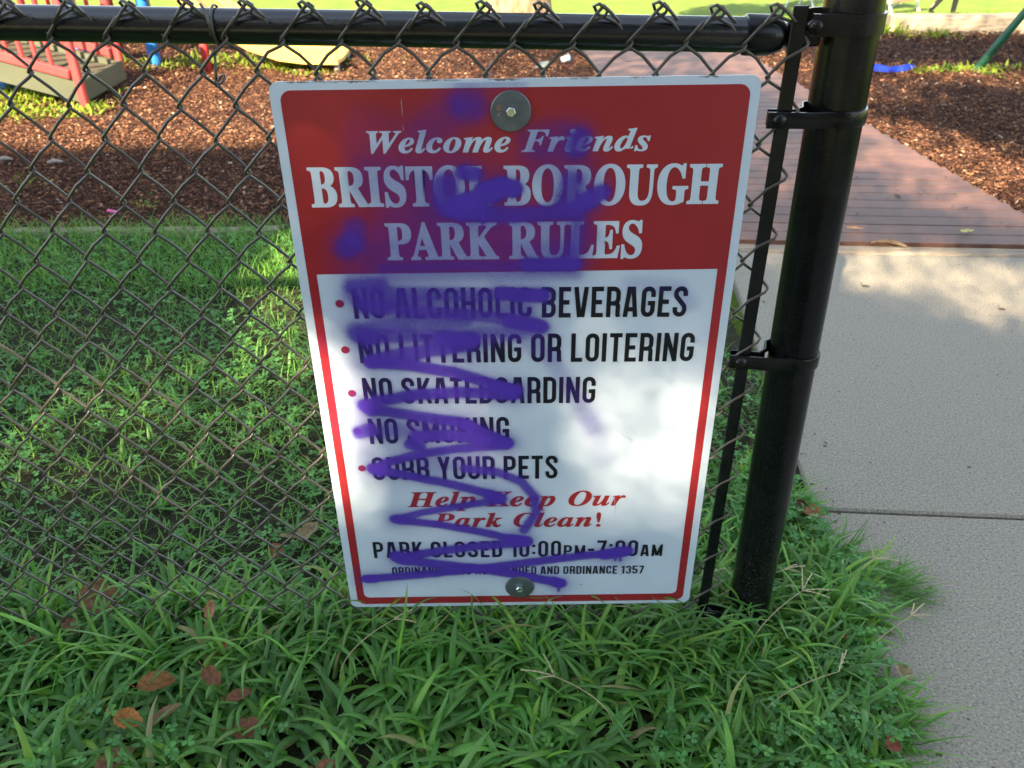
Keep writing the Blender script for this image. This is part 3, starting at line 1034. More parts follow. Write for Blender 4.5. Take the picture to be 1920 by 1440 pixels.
def band(zc, h, gap_left, name, tiltz=0.0, bolt=True, bolt_x=.640, y_front=-.0095):
    """strap round the post with two flanges running left to the tension bar"""
    pc = post_c(zc)
    r = RP + .0016
    th = .003
    prof = []
    # outline of the strap seen from above, counter-clockwise from the front flange
    a0, a1 = math.radians(-112), math.radians(112)
    path = [(gap_left, y_front)]
    xs_ = pc[0] + r * math.cos(a0 - 0)
    path += [(pc[0] - .062, y_front - .0005), (pc[0] - .045, y_front - .0015)]
    for i in range(29):
        a = a0 + (a1 - a0) * i / 28
        path.append((pc[0] + r * math.cos(a), pc[1] + r * math.sin(a)))
    path += [(pc[0] - .040, .046), (pc[0] - .048, .020), (pc[0] - .060, .0075), (gap_left + .004, .0070)]
    # smooth corners of the path, then thicken
    P = np.array(path)
    T = np.gradient(P, axis=0); T /= np.linalg.norm(T, axis=1)[:, None]
    Nn = np.stack([T[:, 1], -T[:, 0]], -1)
    outer, inner = P + Nn * th / 2, P - Nn * th / 2
    b = MB()
    n = len(P)
    vs = []
    for i in range(n):
        zz = zc + tiltz * (P[i, 0] - pc[0])
        for q, z in ((outer, -.5), (outer, -.42), (outer, .42), (outer, .5), (inner, .5), (inner, -.5)):
            off = -.0007 if z in (-.5, .5) and q is outer else 0
            pt = q[i] + Nn[i] * off
            vs.append((pt[0], pt[1], zz + z * h))
    f = [[i * 6 + k, (i + 1) * 6 + k, (i + 1) * 6 + (k + 1) % 6, i * 6 + (k + 1) % 6] for i in range(n - 1) for k in range(6)]
    f += [[k for k in range(6)], [(n - 1) * 6 + k for k in range(6)][::-1]]
    b.add(vs, f)
    o = b.build(name, M_FIT, fence, auto=35)
    if bolt:
        zz = zc + tiltz * (bolt_x - pc[0])
        bb = MB()
        bb.lathe([(.0088, -.0005), (.0092, .0008), (.0080, .0034), (.0048, .0054), (0, .0060)], (bolt_x, y_front - th / 2, zz), (0, -1, 0), 24)
        bb.lathe([(.0035, -.03), (.0035, 0)], (bolt_x, y_front - th / 2, zz), (0, -1, 0), 12)
        bb.build('carriage_bolt', M_FIT, o, auto=40)
    return o
band(.9415, .0205, .6245, 'tension_band', -.02)
band(.578, .0215, .6215, 'tension_band', -.10, True, .638)
band(.036, .022, .628, 'tension_band', -.14, True, .642)
# brace band: plain strap at rail height, its bolt joins the rail cup
pc = post_c(1.056)
b = MB()
r = RP + .0018
P = [(.664, -.002), (.676, -.0068)] + [(pc[0] + r * math.cos(a), pc[1] + r * math.sin(a)) for a in np.radians(np.linspace(-108, 108, 30))] + [(.676, .048), (.660, .030)]
P = np.array(P); T = np.gradient(P, axis=0); T /= np.linalg.norm(T, axis=1)[:, None]
Nn = np.stack([T[:, 1], -T[:, 0]], -1)
vs = []
for i in range(len(P)):
    for o_, z in ((.0016, -.0125), (.0016, .0125), (-.0016, .0125), (-.0016, -.0125)):
        q = P[i] + Nn[i] * o_
        vs.append((q[0], q[1], 1.0535 + z - .02 * (P[i, 0] - pc[0])))
n = len(P)
b.add(vs, [[i * 4 + k, (i + 1) * 4 + k, (i + 1) * 4 + (k + 1) % 4, i * 4 + (k + 1) % 4] for i in range(n - 1) for k in range(4)] + [[0, 1, 2, 3], [(n - 1) * 4 + k for k in (3, 2, 1, 0)]])
bo = b.build('brace_band', M_FIT, fence, auto=35)
b = MB()
b.lathe([(.0088, -.0005), (.0092, .0008), (.0080, .0036), (.0048, .0056), (0, .0062)], (.668, -.0045, 1.053), (-.25, -1, 0), 24)
b.lathe([(.0035, -.03), (.0035, 0)], (.668, -.0045, 1.053), (-.25, -1, 0), 10)
b.build('carriage_bolt', M_FIT, bo, auto=40)
# tension bar
b = MB()
for (za, zb) in ((-.02, 1.0765),):
    xa, xb = .6392, .6478
    cx = (xa + xb) / 2
    L = zb - za
    ang = math.atan2(xb - xa, L)
    rot = np.array([[math.cos(ang), 0, math.sin(ang)], [0, 1, 0], [-math.sin(ang), 0, math.cos(ang)]])
    b.box((cx, -.0027, (za + zb) / 2), (.0185, .0046, L), rot, bev=.0012)
b.build('tension_bar', M_FIT, fence)
# tie wire round the rail
tx = float(ypt(392, 30).x)
b = MB()
pts = []
rc = rail_c(tx)
for i in range(26):
    a = math.radians(150 - 330 * i / 25)
    pts.append((tx + .004 * i / 25, rc[1] + (RR + .003) * math.sin(a) * 1.0, rc[2] + (RR + .003) * math.cos(a)))
q = pts[-1]
b.tube([(tx - .003, -.009, rc[2] - .060), (tx - .001, -.012, rc[2] - .050), (tx, -.006, rc[2] - .03)] + pts, .0017, 6)
bot = rc[2] - .058
b.tube([(tx - .004, -.011, bot), (tx + .003, -.013, bot - .004), (tx + .008, -.009, bot + .002), (tx + .006, -.002, bot + .005), (tx - .001, .002, bot + .002), (tx - .004, -.003, bot - .005), (tx + .001, -.012, bot - .008)], .0017, 6)
kn = [(tx - .006, -.006, rc[2] + .028), (tx, -.012, rc[2] + .022), (tx + .003, -.0125, rc[2] + .006), (tx + .001, -.011, rc[2] - .006)]
b.tube(kn, .0018, 6)
b.build('tie_wire', M_WIRE, fence, smooth=True)


# ------------------------------------------------------------------ the sign
SW, SH_ = .6096, .9144
SY = -.0135                       # front face of the panel
sign = thing('park_rules_sign', 'white and red park rules sign scrawled with purple spray paint, bolted to the chain-link fence', 'sign', (SW / 2, SY, 1 - SH_))

# homography photo -> sign millimetres (measured at the four corners)
src = [(0, 0), (SW, 0), (SW, SH_), (0, SH_)]
dst = [(506, 149), (1425, 133), (1286, 1118), (659, 1128)]
A_ = []
for (x, y), (u, v) in zip(dst, src):
    x, y = (x - 960) / 1000, (y - 720) / 1000
    A_.append([x, y, 1, 0, 0, 0, -u * x, -u * y, -u]); A_.append([0, 0, 0, x, y, 1, -v * x, -v * y, -v])
Hm = np.linalg.svd(np.array(A_))[2][-1].reshape(3, 3)
def uv(x, y):
    q = Hm @ np.array([(x - 960) / 1000, (y - 720) / 1000, 1.0])
    return q[0] / q[2], q[1] / q[2]
def S(u, v, k=0.0):
    return (u, SY - k, 1 - v)

def rrect(u0, v0, u1, v1, r, n=8):
    pts = []
    for cx, cy, a0 in ((u1 - r, v0 + r, -90), (u1 - r, v1 - r, 0), (u0 + r, v1 - r, 90), (u0 + r, v0 + r, 180)):
        for i in range(n + 1):
            a = math.radians(a0 + 90 * i / n)
            pts.append((cx + r * math.cos(a), cy + r * math.sin(a)))
    return pts

out = rrect(0, 0, SW, SH_, .013)
n = len(out)
b = MB()
vs = [S(u, v, 0) for u, v in out] + [S(u, v, -.002) for u, v in out]
b.add(vs, [list(range(n)), list(range(n, 2 * n))[::-1]] + [[i, i + n, (i + 1) % n + n, (i + 1) % n] for i in range(n)])
b.build('sign_panel', M_SIGN, sign)
# red header and border as one printed field
o_ul, o_br = uv(526, 165), uv(1271, 1112.5)
i_ul, i_br = uv(596, 507), uv(1259.5, 1100.5)
o_u0 = (o_ul[0] + uv(669, 1100)[0]) / 2
iu0 = (uv(596, 507)[0] + uv(680, 1090)[0]) / 2
ring_o = rrect(o_u0, o_ul[1], SW - o_u0 + .0006, o_br[1], .014)
ring_i = rrect(iu0, i_ul[1], SW - iu0 + .0006, i_br[1], .0005)
ring_i2 = rrect(iu0, i_ul[1], SW - iu0 + .0006, i_br[1], .010)
ring_i = [(a if k < 9 or k >= 27 else c_) for k, (a, c_) in enumerate(zip(ring_i, ring_i2))]
b = MB()
vs = [S(u, v, .0004) for u, v in ring_o] + [S(u, v, .0004) for u, v in ring_i]
b.add(vs, [[i, (i + 1) % n, (i + 1) % n + n, i + n] for i in range(n)])
b.build('red_field', M_RED, sign)

# --- lettering
DG = None
def mathbold(s, it):
    o = ''
    for c in s:
        if 'A' <= c <= 'Z': o += chr((0x1D468 if it else 0x1D400) + ord(c) - 65)
        elif 'a' <= c <= 'z':
            o += chr((0x1D482 if it else 0x1D41A) + ord(c) - 97)
        else: o += c
    return o

def font_tris(body, emb=0.0, space=1.0):
    cu = bpy.data.curves.new('tmp', 'FONT')
    cu.body = body
    cu.resolution_u = 5
    cu.offset = emb
    cu.space_character = space
    o = bpy.data.objects.new('tmp', cu)
    COL.objects.link(o)
    bpy.context.view_layer.update()
    me = bpy.data.meshes.new_from_object(o.evaluated_get(bpy.context.evaluated_depsgraph_get()))
    v = np.array([tuple(x.co) for x in me.vertices])
    f = [list(p.vertices) for p in me.polygons]
    bpy.data.objects.remove(o); bpy.data.curves.remove(cu); bpy.data.meshes.remove(me)
    return v, f

def flat(b, v2, faces, k):
    """add flat polygons (u, v) on the sign, k metres proud, facing the viewer"""
    v2 = np.asarray(v2)
    vs = np.stack([v2[:, 0], np.full(len(v2), SY - k), 1 - v2[:, 1]], -1)
    b.add(vs, faces)

def serif(text, it, tl, bl, br, mat, label, emb=.012, space=1.0, k=.0008, bang=False):
    emb *= .6 if it else .8
    v, f = font_tris(mathbold(text, it), emb, space)
    cap = font_tris(mathbold('H', it), emb)[0][:, 1]
    y0, y1 = cap.min(), cap.max()
    (ul, vt), (_, vb), (ur, vb2) = uv(*tl), uv(*bl), uv(*br)
    ul = min(uv(*tl)[0], uv(*bl)[0])
    x0, x1 = v[:, 0].min(), v[:, 0].max()
    s = (v[:, 0] - x0) / (x1 - x0)
    u = ul + s * (ur - ul)
    base = vb + s * (vb2 - vb)
    hgt = abs(vb - vt)
    vv = base - (v[:, 1] - y0) / (y1 - y0) * hgt
    b = MB()
    # heavier strokes: the same letters once more, a hair to each side
    e = abs(vb - vt) * (.005 if it else .012)
    for q, (du, dv) in enumerate(((0, 0), (e, e * .6), (-e, e * .6), (e, -e * .6), (-e, -e * .6))):
        flat(b, np.stack([u + du, vv + dv], -1), f, k + .00004 * q)
    o = b.build('lettering', mat, sign)
    o['label'] = label
    return o

serif('Welcome Friends', True, (689, 240), (697, 281), (1215, 274.5), M_WINK, 'white slanted lettering reading Welcome Friends', .016, 1.04)
serif('BRISTOL BOROUGH', False, (579, 308), (589.3, 381.5), (1341, 372.5), M_WINK, 'white serif lettering reading BRISTOL BOROUGH', .014)
serif('PARK RULES', False, (723, 411.5), (730.5, 479.5), (1198, 473.5), M_WINK, 'white serif lettering reading PARK RULES', .014)
serif('Help Keep Our', True, (769, 912.5), (764, 940.2), (1168, 936), M_RED, 'red slanted lettering reading Help Keep Our', .014, 1.05)
serif('Park Clean!', True, (819, 952), (811, 978), (1122, 975.5), M_RED, 'red slanted lettering reading Park Clean!', .014, 1.05)

# condensed sans letters drawn with strokes of even width
GW, GT = .46, .148
def arc(cx, cy, r, a0, a1, n=8, ry=None):
    ry = ry or r
    return [(cx + r * math.cos(math.radians(a0 + (a1 - a0) * i / n)), cy + ry * math.sin(math.radians(a0 + (a1 - a0) * i / n))) for i in range(n + 1)]
def glyph(ch, w=GW, t=GT):
    h = t / 2
    L, Rr, T, B = h, w - h, 1 - h, h
    rc_ = (Rr - L) / 2
    cx = w / 2
    top = arc(cx, T - rc_, rc_, 180, 0)
    bot = arc(cx, B + rc_, rc_, 0, -180)
    if ch in 'O0': return w, [top + bot + ['c']]
    if ch == 'C': return w, [[(Rr, .645)] + top[::-1] + bot[::-1] + [(Rr, .355)]]
    if ch == 'G': return w, [[(Rr, .655)] + top[::-1] + bot[::-1] + [(Rr, .52 - h), ], [(Rr, .53 + 0), (Rr, .30)], [(cx - .01, .53 - h), (Rr + h, .53 - h)]]
    if ch == 'D': return w, [[(L, B), (L, T)] + [(cx, T)] + arc(cx, T - rc_, rc_, 90, 0) + arc(cx, B + rc_, rc_, 0, -90) + ['c']]
    if ch in 'BPR':
        m_ = .50 if ch == 'B' else .455
        r2 = min((T - m_) / 2, rc_)
        up = [(L, m_), (L, T), (Rr - r2, T)] + arc(Rr - r2, T - r2, r2, 90, 0, 6) + arc(Rr - r2, m_ + r2, r2, 0, -90, 6) + ['c']
        if ch == 'B':
            r3 = min((m_ - B) / 2, rc_)
            return w, [up, [(L, B), (L, m_ + .0), (Rr - r3, m_)] + arc(Rr - r3, m_ - r3, r3, 90, 0, 6) + arc(Rr - r3, B + r3, r3, 0, -90, 6) + ['c']]
        if ch == 'P': return w, [up, [(L, 0), (L, m_)]]
        return w, [up, [(L, 0), (L, m_)], [(cx + .01, m_), (Rr - .10, m_)] + arc(Rr - .10, m_ - .10, .10, 90, 0, 5) + [(Rr, .1), (Rr + .02, 0)]]
    if ch == 'S':
        return w, [[(Rr, .68)] + arc(cx, T - rc_, rc_, 0, 180) + [(L, .74), (L + .02, .67), (cx, .52), (Rr - .02, .36), (Rr, .28)] + arc(cx, B + rc_, rc_, 0, -180) + [(L, .32)]]
    if ch == 'E': return w * .86, [[(L, 0), (L, 1)], [(L, T), (w * .86, T)], [(L, .5), (w * .76, .5)], [(L, B), (w * .86, B)]]
    if ch == 'L': return w * .84, [[(L, 0), (L, 1)], [(L, B), (w * .84, B)]]
    if ch == 'T': return w * .92, [[(0, T), (w * .92, T)], [(w * .46, 0), (w * .46, T)]]
    if ch == 'I': return t, [[(h, 0), (h, 1)]]
    if ch == 'H': return w, [[(L, 0), (L, 1)], [(Rr, 0), (Rr, 1)], [(L, .5), (Rr, .5)]]
    if ch == 'N': return w * 1.04, [[(L, 0), (L, 1)], [(Rr + w * .04, 0), (Rr + w * .04, 1)], [(L * .95, 1.0), (Rr + w * .04 + L * .05, 0.0)]]
    if ch == 'M':
        W_ = w * 1.30
        return W_, [[(L, 0), (L, 1)], [(W_ - h, 0), (W_ - h, 1)], [(L, 1.0), (W_ / 2, .06)], [(W_ - h, 1.0), (W_ / 2, .06)]]
    if ch == 'A':
        W_ = w * 1.06
        return W_, [[(h * .95, 0), (W_ / 2 - .055, 1)], [(W_ - h * .95, 0), (W_ / 2 + .055, 1)], [(W_ * .24, .26), (W_ * .76, .26)]]
    if ch == 'V':
        W_ = w * 1.04
        return W_, [[(h * .95, 1), (W_ / 2 - .05, 0)], [(W_ - h * .95, 1), (W_ / 2 + .05, 0)]]
    if ch == 'U': return w, [[(L, 1)] + bot[::-1] + [(Rr, 1)]]
    if ch == 'K': return w * 1.02, [[(L, 0), (L, 1)], [(L + .02, .36), (w * .86, 1)], [(w * .44, .60), (w * .92, 0)]]
    if ch == 'Y': return w * 1.02, [[(h * .9, 1), (w * .51, .40)], [(w * 1.02 - h * .9, 1), (w * .51, .40)], [(w * .51, 0), (w * .51, .45)]]
    if ch == '1': return w * .62, [[(w * .62 - h, 0), (w * .62 - h, 1)], [(.0, .80), (w * .62 - h, .86)]]
    if ch == '3':
        r2 = rc_ * .95
        return w, [[(L, .70)] + arc(cx, T - rc_, rc_, 180, 0) + [(Rr, .62), (Rr - .06, .53), (cx - .02, .515)], [(cx - .02, .515), (Rr - .06, .50), (Rr, .42)] + arc(cx, B + rc_, rc_, 0, -180) + [(L, .30)]]
    if ch == '4': return w, [[(w * .74, 0), (w * .74, 1)], [(w * .70, .98), (.06, .26)], [(0, .24), (w, .24)]]
    if ch == '5': return w, [[(w * .92, T), (L, T), (L, .54), (Rr - .1, .56)] + arc(Rr - .1, .46, .1, 90, 0, 4) + arc(cx, B + rc_, rc_, 0, -180) + [(L, .30)]]
    if ch == '6': return w, [[(Rr, .68)] + top[::-1] + bot[::-1] + [(Rr, .42)] + arc(cx, .42, rc_, 0, 150, 6, rc_ * .8)]
    if ch == '7': return w * .92, [[(0, T), (w * .90, T)], [(w * .82, .98), (w * .32, 0)]]
    if ch == ':': return t, [[(h, .18), (h, .18 + t)], [(h, .62), (h, .62 + t)]]
    if ch == '-': return w * .62, [[(0, .42), (w * .62, .42)]]
    return w * .42, []

def ribbon(pts, t):
    closed = pts[-1] == 'c'
    P = np.array(pts[:-1] if closed else pts, float)
    keep = [0]
    for i in range(1, len(P)):
        if np.linalg.norm(P[i] - P[keep[-1]]) > 1e-5: keep.append(i)
    P = P[keep]
    if closed and np.linalg.norm(P[0] - P[-1]) < 1e-5: P = P[:-1]
    n = len(P)
    D = np.roll(P, -1, 0) - P
    D /= np.linalg.norm(D, axis=1)[:, None] + 1e-12
    Nn = np.stack([-D[:, 1], D[:, 0]], -1)
    off = np.zeros((n, 2))
    for i in range(n):
        if not closed and i == 0: off[i] = Nn[0]
        elif not closed and i == n - 1: off[i] = Nn[n - 2]
        else:
            mm = Nn[i - 1] + Nn[i]
            mm /= np.linalg.norm(mm) + 1e-12
            off[i] = mm / max(.45, mm @ Nn[i])
    v = np.concatenate([P + off * t / 2, P - off * t / 2])
    f = [[i, (i + 1) % n, (i + 1) % n + n, i + n] for i in range(n if closed else n - 1)]
    return v, f

def sans(text, tl, bl, br, mat, label, k=.0008, gap=.105, small='', tr=None):
    x = 0
    items = []
    sm = False
    for ch in text:
        if ch == '_':
            sm = not sm
            continue
        w, st = glyph(ch)
        sc_ = .72 if sm else 1.0
        for i, s in enumerate(st):
            v, f = ribbon(s, GT)
            clip_y = np.clip(v[:, 1], 0, 1)
            v = np.stack([v[:, 0] * (1.12 if sm else 1) * sc_ + x, clip_y * sc_], -1)
            items.append((v, f, i))
        x += w * sc_ * (1.12 if sm else 1) + gap * (1 if ch != ' ' else .4)
    x -= gap
    ul, vt = uv(*tl); u2, vb = uv(*bl); ur, vb2 = uv(*br)
    ul = min(ul, u2)
    b = MB()
    for v, f, i in items:
        s = v[:, 0] / x
        u = ul + s * (ur - ul)
        vv = vb + s * (vb2 - vb) - v[:, 1] * (vb - vt)
        flat(b, np.stack([u, vv], -1), f, k + .00005 * i)
    o = b.build('lettering', mat, sign)
    o['label'] = label
    return o

sans('NO ALCOHOLIC BEVERAGES', (662.5, 532), (667, 589), (1281, 583.5), M_INK, 'black capitals reading NO ALCOHOLIC BEVERAGES')
sans('NO LITTERING OR LOITERING', (673.5, 618.5), (677, 671.8), (1293.5, 666.5), M_INK, 'black capitals reading NO LITTERING OR LOITERING')
sans('NO SKATEBOARDING', (682, 699), (684.5, 748), (1112, 744.8), M_INK, 'black capitals reading NO SKATEBOARDING')
sans('NO SMOKING', (691, 775), (695, 822.5), (953, 818.5), M_INK, 'black capitals reading NO SMOKING')
sans('CURB YOUR PETS', (699.4, 847), (701, 890), (1042, 886), M_INK, 'black capitals reading CURB YOUR PETS')
sans('PARK CLOSED 10:00_PM_-7:00_AM_', (699.4, 1005.5), (701.5, 1035.5), (1236, 1030.5), M_INK, 'black capitals with the park closing hours', gap=.13)
sans('ORDINANCE 1146 AS AMENDED AND ORDINANCE 1357', (733.5, 1052.5), (735.5, 1067.4), (1201.5, 1063.4), M_INK, 'small black capitals naming the two ordinances', gap=.13)
for (px, py_) in ((639, 561), (649, 647), (661, 728), (671, 799), (679, 868)):
    u, v = uv(px, py_)
    b = MB()
    r = .0062
    pts = [(u + r * math.cos(a), v + r * math.sin(a)) for a in np.linspace(0, 2 * np.pi, 28, endpoint=False)]
    flat(b, pts, [list(range(28))], .0008)
    b.build('bullet', M_RED, sign)

# --- purple spray paint: how much paint lies where, strokes measured on the sign
def pxlen(x, y, r):
    a = np.array(uv(x, y)); c1 = np.array(uv(x + 1, y)); c2 = np.array(uv(x, y + 1))
    return r * math.sqrt(np.linalg.norm(c1 - a) * np.linalg.norm(c2 - a))
STROKES = [
    # points (px), radius px, density, softness
    ([(868, 190), (885, 192)], 26, .55, .5), ([(840, 210), (800, 235)], 30, .22, .6),
    ([(652, 457), (660, 450)], 22, .62, .4), ([(668, 420), (664, 440)], 18, .50, .45),
    ([(700, 470), (900, 480), (1060, 470)], 26, .30, .6), ([(700, 330), (800, 360)], 40, .30, .6), ([(700, 250), (830, 300)], 50, .13, .6),
    ([(1000, 260), (1050, 250)], 30, .30, .5), ([(740, 425), (1000, 430), (1080, 440)], 34, .32, .6),
    ([(868, 316), (890, 318)], 14, .85, .3), ([(835, 340), (838, 376), (880, 382)], 22, .72, .35),
    ([(850, 378), (905, 362), (950, 344), (962, 346)], 17, .97, .2), ([(905, 350), (940, 340)], 16, .97, .2),
    ([(860, 388), (960, 395), (1060, 388), (1105, 368)], 15, .72, .35), ([(1090, 368), (1126, 352)], 15, .82, .3),
    ([(1070, 335), (1060, 365)], 22, .62, .4), ([(1085, 252), (1080, 268)], 22, .70, .4), ([(1020, 300), (1090, 330)], 30, .22, .6),
    ([(1085, 385), (1076, 440), (1070, 480)], 12, .52, .7), ([(720, 495), (860, 490), (1000, 490), (1075, 487)], 9, .42, .8), ([(990, 487), (1072, 486)], 13, .75, .35),
    ([(908, 378), (907, 392), (905, 408)], 2.6, .85, .3),
    ([(660, 530), (690, 526), (715, 525)], 13, .74, .6), ([(660, 514), (800, 511), (1000, 508), (1080, 505)], 9, .30, .8),
    ([(668, 548), (684, 562), (700, 568)], 16, .55, .7), ([(684, 562), (705, 568), (730, 567)], 13, .72, .5), ([(720, 566), (800, 566)], 12, .35, .8),
    ([(700, 540), (800, 541), (900, 543), (1015, 543)], 13, .62, .4), ([(940, 541), (1015, 545)], 13, .92, .2),
    ([(720, 558), (830, 560), (920, 570), (985, 572)], 14, .45, .5), ([(760, 575), (860, 580), (930, 588), (1000, 596)], 11, .70, .35),
    ([(955, 592), (1012, 603)], 13, .92, .22), ([(1015, 606), (960, 615), (900, 612)], 12, .45, .5),
    ([(870, 592), (780, 594), (700, 604), (672, 620)], 14, .60, .45), ([(670, 612), (690, 625)], 17, .62, .45),
    ([(690, 622), (780, 620), (880, 622)], 14, .72, .35), ([(830, 624), (885, 628)], 13, .95, .2),
    ([(870, 636), (800, 648), (740, 658), (700, 668)], 14, .84, .28), ([(695, 670), (760, 674), (850, 688), (910, 706), (962, 722)], 11, .93, .22), ([(930, 716), (966, 722)], 12, .96, .18),
    ([(960, 730), (870, 725), (780, 730), (710, 742), (688, 752)], 11, .90, .25), ([(684, 750), (695, 760)], 12, .90, .25),
    ([(700, 758), (780, 770), (860, 780), (880, 790)], 10, .90, .25), ([(872, 784), (905, 802), (945, 818)], 11, .94, .2), ([(780, 808), (850, 806), (930, 818), (950, 820)], 11, .90, .24),
    ([(675, 800), (692, 796)], 13, .80, .3), ([(700, 798), (780, 796), (850, 790)], 14, .42, .5), ([(770, 822), (785, 826)], 11, .92, .22),
    ([(945, 824), (860, 830), (790, 840), (730, 855), (704, 868)], 8.5, .90, .25), ([(700, 868), (712, 872)], 11, .92, .22),
    ([(705, 870), (780, 884), (850, 898), (905, 912), (934, 922)], 8.5, .90, .24), ([(915, 916), (936, 923)], 10, .94, .2),
    ([(936, 926), (860, 938), (790, 950), (742, 962)], 7, .88, .26), ([(740, 962), (752, 964)], 8, .92, .22),
    ([(745, 964), (820, 972), (900, 986), (965, 1000)], 7.5, .92, .22), ([(958, 1000), (984, 1003)], 11, .96, .16),
    ([(975, 1006), (900, 1012), (820, 1022), (748, 1034)], 8.5, .90, .24), ([(742, 1032), (760, 1038)], 11, .95, .18),
    ([(750, 1038), (830, 1048), (910, 1056), (980, 1068), (1046, 1081)], 9, .95, .18), ([(1035, 1078), (1046, 1082)], 9.5, .97, .16),
    ([(870, 868), (930, 874), (975, 892), (1000, 920), (1002, 950), (980, 982)], 8, .85, .3),
    ([(850, 640), (960, 612), (1030, 660), (1080, 740), (1110, 790)], 15, .26, .7), ([(900, 850), (800, 860)], 14, .26, .6), ([(1105, 780), (1125, 850)], 20, .14, .7),
    ([(690, 1074), (790, 1066), (900, 1054), (1040, 1036), (1160, 1022)], 8, .93, .2), ([(686, 1074), (700, 1074)], 8, .95, .18), ([(1130, 1028), (1170, 1021)], 10.5, .97, .15),
    ([(1149, 1030), (1149, 1038)], 1.7, .9, .3), ([(1158, 1030), (1159, 1039)], 1.7, .9, .3), ([(1044, 1086), (1044, 1096)], 1.8, .9, .3),
    ([(1180, 520), (1270, 530), (1290, 560)], 14, .16, .7), ([(860, 150), (980, 150)], 8, .22, .7), ([(650, 690), (660, 760), (680, 830)], 20, .13, .7), ([(600, 640), (640, 600)], 14, .06, .7), ([(690, 540), (720, 700), (740, 850)], 55, .10, .9), ([(800, 560), (830, 700), (850, 850)], 60, .08, .9),
]
du = .0021
nu, nv = int(SW / du), int(SH_ / du)
U, V_ = np.meshgrid(np.linspace(.004, SW - .004, nu), np.linspace(.004, SH_ - .004, nv))
clear = np.ones(U.shape)
wob = np.zeros(U.shape)
for k_ in range(6):
    wob += np.sin(U * (60 + 31 * k_) + k_) * np.sin(V_ * (75 + 27 * k_) + 2 * k_) / 6
for pts, rpx, den, soft in STROKES:
    P = np.array([uv(*p) for p in pts])
    r = pxlen(*pts[len(pts) // 2], rpx)
    d = np.full(U.shape, 9.)
    for a, c_ in zip(P[:-1], P[1:]):
        e = c_ - a
        s = np.clip(((U - a[0]) * e[0] + (V_ - a[1]) * e[1]) / (e @ e + 1e-12), 0, 1)
        d = np.minimum(d, np.hypot(U - a[0] - s * e[0], V_ - a[1] - s * e[1]))
    d = d + wob * r * .10
    if pts[0][1] > 508: den = den * .93
    core = 1 / (1 + np.exp((d - r) / (r * soft * .32 + .0005)))
    halo = .20 * np.exp(-np.maximum(d - r, 0) / (.0095 + r * .28))
    clear *= 1 - np.clip(den * (core + halo * (1 - core)), 0, .985)
dens = 1 - clear
dens = np.clip((dens - .02) / .98, 0, 1)
use = dens > .012
idx = np.arange(nu * nv).reshape(nv, nu)
fq = np.stack([idx[:-1, :-1], idx[1:, :-1], idx[1:, 1:], idx[:-1, 1:]], -1)
m4 = use[:-1, :-1] | use[1:, :-1] | use[1:, 1:] | use[:-1, 1:]
fq = fq[m4]
ids = np.unique(fq)
remap = np.full(nu * nv, -1); remap[ids] = np.arange(len(ids))
b = MB()
vv = np.stack([U.ravel()[ids], np.full(len(ids), SY - .0014), 1 - V_.ravel()[ids]], -1)
dd = dens.ravel()[ids]
b.add(vv, remap[fq], np.stack([dd, dd, dd], -1))
b.build('spray_paint', M_SPRAY, sign)

# --- scratches in the face
M_SCR = var_mat('scratch_grey', (.40, .42, .45), (.5, .52, .55), 200, .6)
for (xa, ya_, xb, yb_, wd) in ((1148, 788, 1172, 812, .0006), (1158, 800, 1190, 818, .0007), (1172, 806, 1182, 818, .0008), (1176, 792, 1192, 806, .0004), (754, 176, 757, 214, .0009), (757, 226, 759, 242, .0006), (1148, 916, 1150, 956, .0011), (1163, 1050, 1159, 1072, .0012)):
    (u0, v0), (u1, v1) = uv(xa, ya_), uv(xb, yb_)
    L_ = math.hypot(u1 - u0, v1 - v0); px_, pv_ = -(v1 - v0) / L_ * wd, (u1 - u0) / L_ * wd
    b = MB()
    q = []
    for i in range(9):
        s_ = i / 8
        k2 = math.sin(math.pi * s_) ** .6 * (.7 + .3 * math.sin(i * 4.1))
        q.append((u0 + (u1 - u0) * s_ + px_ * k2 / 2 + .0004 * math.sin(i * 1.7), v0 + (v1 - v0) * s_ + pv_ * k2 / 2))
    for i in range(8, -1, -1):
        s_ = i / 8
        k2 = math.sin(math.pi * s_) ** .6 * (.7 + .3 * math.sin(i * 4.1)) + .05
        q.append((u0 + (u1 - u0) * s_ - px_ * k2 / 2 + .0004 * math.sin(i * 1.7), v0 + (v1 - v0) * s_ - pv_ * k2 / 2))
    flat(b, q, [[i, i + 1, 16 - i, 17 - i] for i in range(8)], .0016)
    b.build('scratch', M_SCR, sign)

# --- washers and bolts
def washer(px, py_, R_, dish):
    u, v = uv(px, py_)
    c = S(u, v, .0016)
    b = MB()
    b.lathe([(R_, -.0008), (R_, .0012 - dish), (R_ - .0008, .0018 - dish), (R_ * .5, .0018 - dish * .4), (.006, .0018), (0, .0018)], c, (0, -1, 0), 48)
    w = b.build('washer', M_GALV, sign, auto=35)
    b = MB()
    b.lathe([(.0064, .0018), (.0064, .0066), (.0056, .0074), (.0042, .0074), (.0038, .0066), (0, .0066)], c, (0, -1, 0), 6)
    for q in range(6):
        a = q * math.pi / 3 + .3
        b.box((c[0] + .0022 * math.cos(a), c[1] - .0068, c[2] + .0022 * math.sin(a)), (.0007, .0007, .0007))
    b.lathe([(.0032, -.02), (.0032, .0018)], c, (0, -1, 0), 10)
    b.build('bolt', M_ZINC, w, auto=25)
    return w
w1 = washer(957.5, 201.5, .0254, 0)
u, v = uv(957.5, 201.5)
c = S(u, v, .0036)
b = MB()
